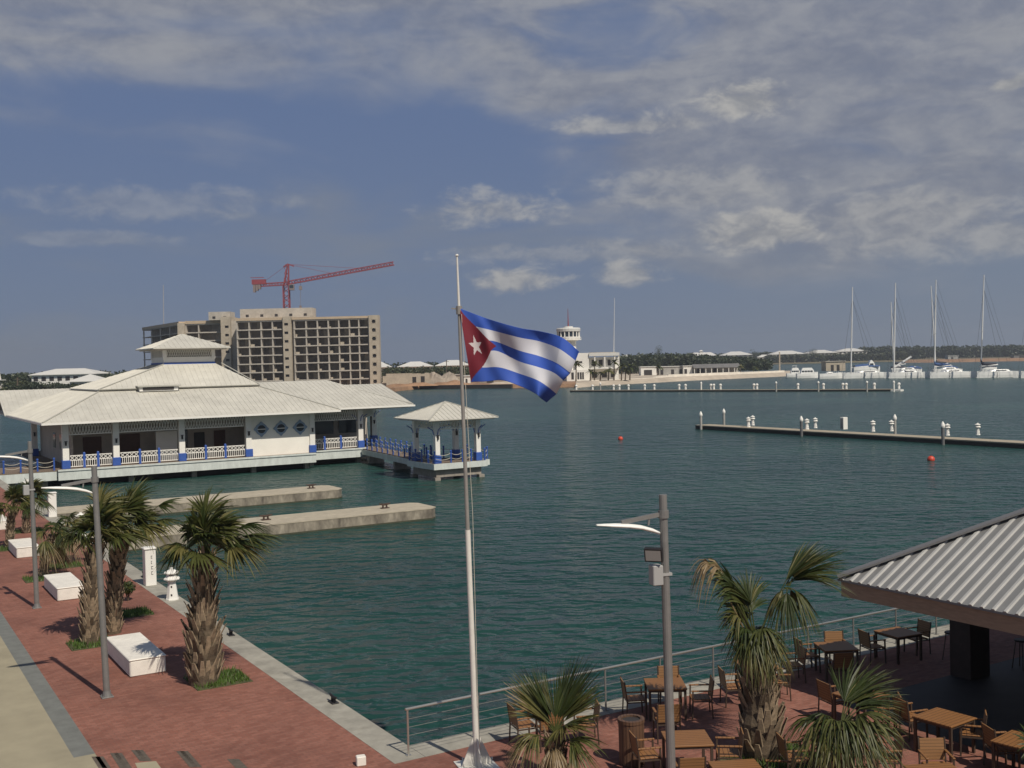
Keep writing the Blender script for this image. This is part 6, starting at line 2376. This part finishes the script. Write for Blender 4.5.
SY = 545
shed('pale square shed with a wide dark doorway beside the palms', 641, 656.5, 366.4, 377.5, SY, 'farwhite', 'farroof', ((.2, .72),))
shed('long pale shed right of the square one', 659.5, 679, 366.2, 376.5, SY, 'fargrey', 'farroof', ((.05, .2), (.6, .75)))
shed('white boxy hut left of the long grey roof', 683.5, 692.5, 365.6, 376, SY + 4, 'farwhite', 'farroof', ((.1, .4),))
shed('narrow dark opening shed between the long pale shed and the white hut', 679.5, 684, 366, 376, SY + 8, 'fargrey', 'greyroof', ((.1, .9),))
shed('long open shelter with a dark grey roof on white posts', 694, 741, 363.8, 376.6, SY, 'fargrey', 'greyroof', ((.1, .25), (.45, .55)), True)
shed('small tan kiosk with two dark windows near the first catamaran', 826, 845.5, 361, 371, 545, 'hotel', 'hotelgrey', ((.25, .4), (.55, .7)))
shed('tiny pale hut on the sand bank behind the third tall mast', 948, 958.5, 355.5, 359.6, 1140, 'fargrey', 'farroof', ((.3, .5),))
shed('dark shed on the sand bank at the right edge of the photo', 1014, 1040, 354.8, 360, 1140, 'greyroof', 'greyroof', ((.2, .4),))

# ruins and rubble at the shore by the hotel
RY = 428
t = thing('ruined_building', 'low tan roofless building with two dark doorways right of the hotel foot', 'ruin', (hx(381, RY), RY, .15))
off = (hx(381, RY), RY, .15)
zz = lambda py: at_y(410, py, RY).z
mb = MB()
xs_ = [hx(p, RY) for p in (381, 385.5, 411.5, 415.5, 420, 424, 428.5)]
mb.bx(xs_[1], xs_[2], RY, RY + .5, .15, zz(373.2)); mb.bx(xs_[3], xs_[4], RY, RY + .5, .15, zz(373.6)); mb.bx(xs_[5], xs_[6], RY, RY + .5, .15, zz(373.2))
mb.bx(xs_[2], xs_[3], RY, RY + .5, zz(377), zz(373.6)); mb.bx(xs_[4], xs_[5], RY, RY + .5, zz(376.5), zz(374))
mb.bx(xs_[0], xs_[1] - .01, RY + 3, RY + 3.5, .15, zz(375.5)); mb.bx(xs_[6] - .5, xs_[6], RY + .51, RY + 9, .15, zz(374))
mb.bx(xs_[1], xs_[6], RY + 9, RY + 9.5, .15, zz(374.5))
mb.build('wall', M['hotel'], t, off=off)
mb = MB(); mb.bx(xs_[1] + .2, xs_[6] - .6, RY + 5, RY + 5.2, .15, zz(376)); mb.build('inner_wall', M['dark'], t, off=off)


def heap(label, px, yb, Y, w, h, mat, seed, dep=None):
    rnd = random.Random(seed)
    p = at_y(px, yb, Y)
    n = 22
    V, Fc = [], []
    dp = dep or w * .5
    for i in range(n + 1):
        for j in range(9):
            u_, v_ = i / n * 2 - 1, j / 8 * 2 - 1
            r_ = max(0, 1 - u_ * u_) * max(0, 1 - v_ * v_)
            V.append((u_ * w / 2, v_ * dp / 2, h * r_ ** .7 * (.85 + .3 * math.sin(i * .55 + j * .5 + seed) * rnd.uniform(.4, 1))))
    for i in range(n):
        for j in range(8):
            b = i * 9 + j
            Fc.append((b, b + 9, b + 10, b + 1))
    mb = MB(); mb.raw(V, Fc)
    o = mb.build('rubble_heap', M[mat]); o.location = (p.x, Y, .12)
    return tag(o, label, 'rubble heap')


heap('grey brown rubble heap between the ruin and the flagpole', 442, 380, 432, 16, 5.6, 'hotelin', 3, 9)
heap('low orange earth heap in front of the ruin', 412, 387, 422, 22, 1.4, 'rubble', 4, 6)
heap('orange earth heap along the shore left of the flag hoist', 452, 384, 424, 16, 1.8, 'rubble', 5, 6)
heap('pale sand heap under the flag on the far shore', 520, 385, 424, 24, 1.6, 'sand', 6, 6)
shed('small tan hut with a dark doorway seen beside the flagpole', 451, 462, 374.3, 382, 440, 'hotel', 'hotelgrey', ((.05, .3),))
shed('pale small hut just behind the flag hoist', 464, 470, 375.5, 383, 436, 'farwhite', 'farroof', ((.3, .6),))
shed('low tan wall of huts behind the lower flag edge', 480, 548, 374.5, 383, 445, 'hotelin', 'hotelgrey', ((.1, .2), (.5, .6), (.8, .88)))

def pole(label, px, yt, yb, Y, r_, mat, z0=.15, name='utility_pole', cat='pole', cross=False):
    a, b = at_y(px, yb, Y), at_y(px, yt, Y)
    t = thing(name, label, cat, (a.x, Y, z0))
    mb = MB(); mb.tube([(0, 0, 0), (b.x - a.x, 0, b.z - z0)], [r_, r_ * .75], 8); mb.build('shaft', M[mat], t)
    if cross:
        mb = MB(); mb.bar((b.x - a.x - 1, 0, b.z - z0 - .6), (b.x - a.x + 1, 0, b.z - z0 - .6), .15); mb.build('crossarm', M[mat], t)


pole('thick tan post on the sand spit right of the long shelter', 779.5, 352, 371, 540, .42, 'hotel')
pole('bare wooden pole at the far left in front of the trees', 17.5, 377.5, 395, 398, .28, 'bark', cross=True)
pole('utility pole standing over the rubble left of the flagpole', 446.5, 360, 380, 438, .2, 'bark', cross=True)
pole('thin grey radio mast far behind the pavilion lantern', 163.3, 285, 350, 820, .25, 'fargrey', name='radio_mast', cat='mast')
# white tower at the left edge
p = at_y(-2.5, 394, 392)
t = thing('gate_tower', 'slim white and blue tower cut by the left edge of the photo', 'tower', (p.x, 392, .15))
mb = MB(); mb.bx(-1.9, 1.7, -1.5, 1.5, 0, 5.3); mb.build('wall', M['farwhite'], t)
mb = MB(); mb.bx(-1.6, 1.72, -1.52, 1.52, .3, 2.2); mb.build('plinth', M['blue'], t)
z1 = at_y(0, 379.5, 392).z
mb = MB(); mb.bx(-2.4, 2.3, -2, 2, z1 - .5, z1 - .2); mb.bx(-2.3, 2.1, -1.9, 1.9, 2.6, 3.0); mb.build('ledge', M['farroof'], t)
mb = MB(); mb.lathe([(1.5, z1 - .2), (1.1, z1 + 2.5), (.3, z1 + 7)], n=8); mb.build('spire', M['farroof'], t)

# ------------------------------------------------------------------ far trees
def leaf_clump(mb, c, r_, n, rnd, size, slots=(0, 0, 1, 2), flat=.8):
    for i in range(n):
        v_ = Vector((rnd.gauss(0, 1), rnd.gauss(0, 1), rnd.gauss(0, 1)))
        v_ = v_.normalized() * rnd.random() ** .35
        p = c + Vector((v_.x * r_.x, v_.y * r_.y, v_.z * r_.z))
        a = Vector((rnd.gauss(0, 1), rnd.gauss(0, 1), rnd.gauss(0, flat))).normalized() * size * rnd.uniform(.5, 1.2)
        b = a.cross(Vector((rnd.gauss(0, 1), rnd.gauss(0, 1), rnd.gauss(0, 1)))).normalized() * size * rnd.uniform(.3, .6)
        mb.slot = rnd.choice(slots)
        mb.face([p - a, p - b, p + a * .9, p + b])


TM = [M['tree1'], M['tree2'], M['tree3']]


def tree(label, px, yt, Y, w, seed, group, slots=(0, 0, 1), z0=.15, name='broadleaf_tree'):
    rnd = random.Random(seed)
    top = at_y(px, yt, Y)
    h = max(3.0, top.z - z0)
    t = thing(name, label, 'tree', (top.x, Y, z0), 0, group)
    mb = MB()
    mb.tube([(0, 0, 0), (.1, 0, h * .3), (.0, .1, h * .6)], [.3, .22, .12], 6)
    for k in range(4):
        a = k * 1.6
        mb.tube([(.05, 0, h * .35), (math.cos(a) * w * .3, math.sin(a) * w * .3, h * .65)], [.14, .06], 5)
    mb.build('trunk', M['bark'], t)
    c = MB()
    for k in range(9):
        a = rnd.uniform(0, 6.28)
        rr = rnd.uniform(.0, .36) * w
        z = h * rnd.uniform(.34, .8)
        leaf_clump(c, Vector((math.cos(a) * rr, math.sin(a) * rr, z)), Vector((w * .24, w * .24, h * .19)), 60, rnd, .55, slots)
    c.build('crown', TM, t)
    return t


rnd = random.Random(77)
k = 0
for px, yt, Y, w in ((4, 376, 400, 8), (10, 377.5, 392, 8), (23, 379, 405, 9), (31, 378, 398, 8), (38, 381, 395, 9), (46, 383, 400, 8), (55, 381.5, 396, 9), (64, 383, 392, 9), (74, 384.5, 394, 9),
                     (83, 384, 390, 9), (92, 382, 396, 8), (101, 374, 430, 8), (106, 372.5, 440, 9), (113, 373, 425, 8), (118, 374.5, 412, 8), (110, 379, 400, 9), (16, 384, 388, 8), (3, 386, 386, 8)):
    k += 1
    tree('dark bushy tree on the left shore in front of the white roofed houses' if px < 95 else 'dark bushy tree between the low left house and the pavilion roof', px, yt, Y, w, 100 + k,
         'trees on the left shore by the houses' if px < 95 else 'trees beside the pavilion roof', (0, 0, 1) if k % 3 else (1, 1, 2))


def wood(name, label, spans, Y, seed, dens=1.0, slots=(0, 0, 1), z0=.2, size=1.0, deep=40):
    """a mass of trees read as one: many small leaf clumps"""
    rnd = random.Random(seed)
    mb = MB()
    for (p0, p1, y0, y1) in spans:
        n = int((p1 - p0) * .9 * dens)
        for i in range(n):
            f_ = rnd.random()
            px = p0 + (p1 - p0) * f_
            yt = y0 + (y1 - y0) * f_ + rnd.gauss(0, .8)
            yy = Y + rnd.uniform(0, deep)
            top = at_y(px, yt, yy)
            h = max(2.5, top.z - z0)
            for kz2 in (.25, .55, .8):
                leaf_clump(mb, Vector((top.x + rnd.uniform(-1.5, 1.5), yy, z0 + h * kz2)), Vector((3.2 * size, 3.2, h * .22)), int(16 * dens) + 10, rnd, size, slots)
    o = mb.build(name, TM)
    return tag(o, label, 'trees', kind='stuff')


wood('woodland', 'dark belt of trees behind the beach sheds', [(618, 690, 355.8, 353.4), (690, 735, 354.5, 356.5), (735, 768, 357.5, 359.5)], 610, 5, 1.5, (0, 0, 0, 1), size=.9)
wood('woodland', 'dark tree belt behind the far white roofs', [(640, 880, 354.8, 351.8)], 1360, 6, 1.0, (0, 0, 1), size=1.9)
wood('woodland', 'low brown green scrub across the channel behind the first masts', [(690, 755, 357.2, 356.6), (768, 810, 356.0, 355.6), (810, 905, 355.0, 352.6)], 1256, 8, 1.3, (0, 1, 1, 2), size=1.6, deep=15)
wood('woodland', 'long dark wood along the horizon at the right', [(860, 1040, 347.6, 345.6), (1040, 1180, 345.6, 342)], 1330, 7, 1.2, (0, 0, 0, 1), size=2.0)
wood('woodland', 'green bushes below the white roofs right of the hotel', [(384, 475, 368.5, 366.5)], 470, 9, 1.3, (1, 1, 2, 0), size=.7, deep=20)
wood('woodland', 'dark trees between the white roofs right of the hotel', [(380, 560, 363.6, 361.0)], 545, 10, .8, (0, 0, 1), size=.9, deep=20)
wood('woodland', 'dark trees far left behind the white houses', [(-60, 130, 375, 371.6)], 470, 12, .9, (0, 0, 1), size=.9, deep=25)
for px, yt, Y, lb in ((658.2, 344.5, 1280, 'single tall tree standing above the belt of trees'), (754.5, 348.5, 1262, 'dark tree at the right end of the clear two storey house'), (812.5, 346.5, 1290, 'dark bushy tree above the long white roofs'),
                      (865.5, 344.5, 1300, 'dark tree at the right end of the last white roof')):
    tree(lb, px, yt, Y, 13, int(px), 'single trees above the far woods', (0, 0, 1))


def far_palm(label, px, yt, yb, Y, seed, group):
    rnd = random.Random(seed)
    a = at_y(px, yt, Y)
    z0 = .2
    h = a.z - z0 - .8
    t = thing('palm_tree', label, 'palm tree', (a.x, Y, z0), 0, group)
    mb = MB(); mb.tube([(0, 0, 0), (.15, 0, h * .5), (.3, 0, h)], [.3, .22, .18], 6); mb.build('trunk', M['trunk'], t)
    c = MB()
    for k in range(13):
        az_ = k * 2.4 + rnd.uniform(-.3, .3)
        e_ = rnd.uniform(-.2, 1.1)
        d = Vector((math.cos(az_) * math.cos(e_), math.sin(az_) * math.cos(e_), math.sin(e_)))
        sd_ = Vector((-math.sin(az_), math.cos(az_), 0))
        c.slot = rnd.choice((0, 1, 1, 2))
        Ln = 2.9 * rnd.uniform(.8, 1.15)
        V = []
        for s_ in (0, .3, .6, .85, 1):
            p = Vector((.3, 0, h)) + d * Ln * s_ + Vector((0.5 * s_ * s_, 0, -1.7 * s_ * s_))
            w = .55 * (1 - abs(s_ - .4)) * (1 if s_ < .95 else .3)
            V += [p - sd_ * w - Vector((0, 0, .25 * w)), p, p + sd_ * w - Vector((0, 0, .25 * w))]
        c.raw(V, [(i * 3 + q, i * 3 + q + 1, i * 3 + q + 4, i * 3 + q + 3) for i in range(4) for q in range(2)])
    c.build('crown', [M['palm1'], M['palm2'], M['palm3'], M['palm4']], t)


FP_ = 'palms on the far shore by the control building'
for px, yt, lb in ((575.5, 361, 'palm at the left corner of the control building'), (594, 361, 'largest palm in front of the control building'), (600, 370.5, 'short palm at the foot of the control building wall'),
                   (590, 369.5, 'short palm left of the largest control building palm'), (613.5, 359.5, 'palm at the right end of the control building'), (608, 368, 'slender palm between the control building pillars'),
                   (621, 364, 'dry looking palm right of the control building'), (629.5, 364, 'green palm between the control building and the square shed'), (625, 368.5, 'small palm left of the square shed'),
                   (657.5, 364.5, 'dark palm between the two pale sheds'), (740, 365, 'palm at the right end of the long shelter'), (753.5, 366, 'small palm standing at the channel edge')):
    far_palm(lb, px, yt, 380, 432 if px < 632 else 536, int(px * 3), FP_)

# ------------------------------------------------------------------ thin sea haze
mb = MB(); mb.box((0, 1875, 38), (7000, 4050, 94))
hz_m = bpy.data.materials.new('sea_haze')
hz_m.use_nodes = True
nt = hz_m.node_tree
for n in list(nt.nodes):
    if n.type != 'OUTPUT_MATERIAL':
        nt.nodes.remove(n)
out = [n for n in nt.nodes if n.type == 'OUTPUT_MATERIAL'][0]
pv = nt.nodes.new('ShaderNodeVolumePrincipled')
pv.inputs['Color'].default_value = (0.80, 0.86, 0.95, 1)
pv.inputs['Density'].default_value = 0.00022
pv.inputs['Anisotropy'].default_value = 0.3
nt.links.new(pv.outputs[0], out.inputs['Volume'])
hz_o = mb.build('haze', hz_m)
hz_o['kind'] = 'stuff'
hz_o['label'] = 'thin pale haze over the harbour'
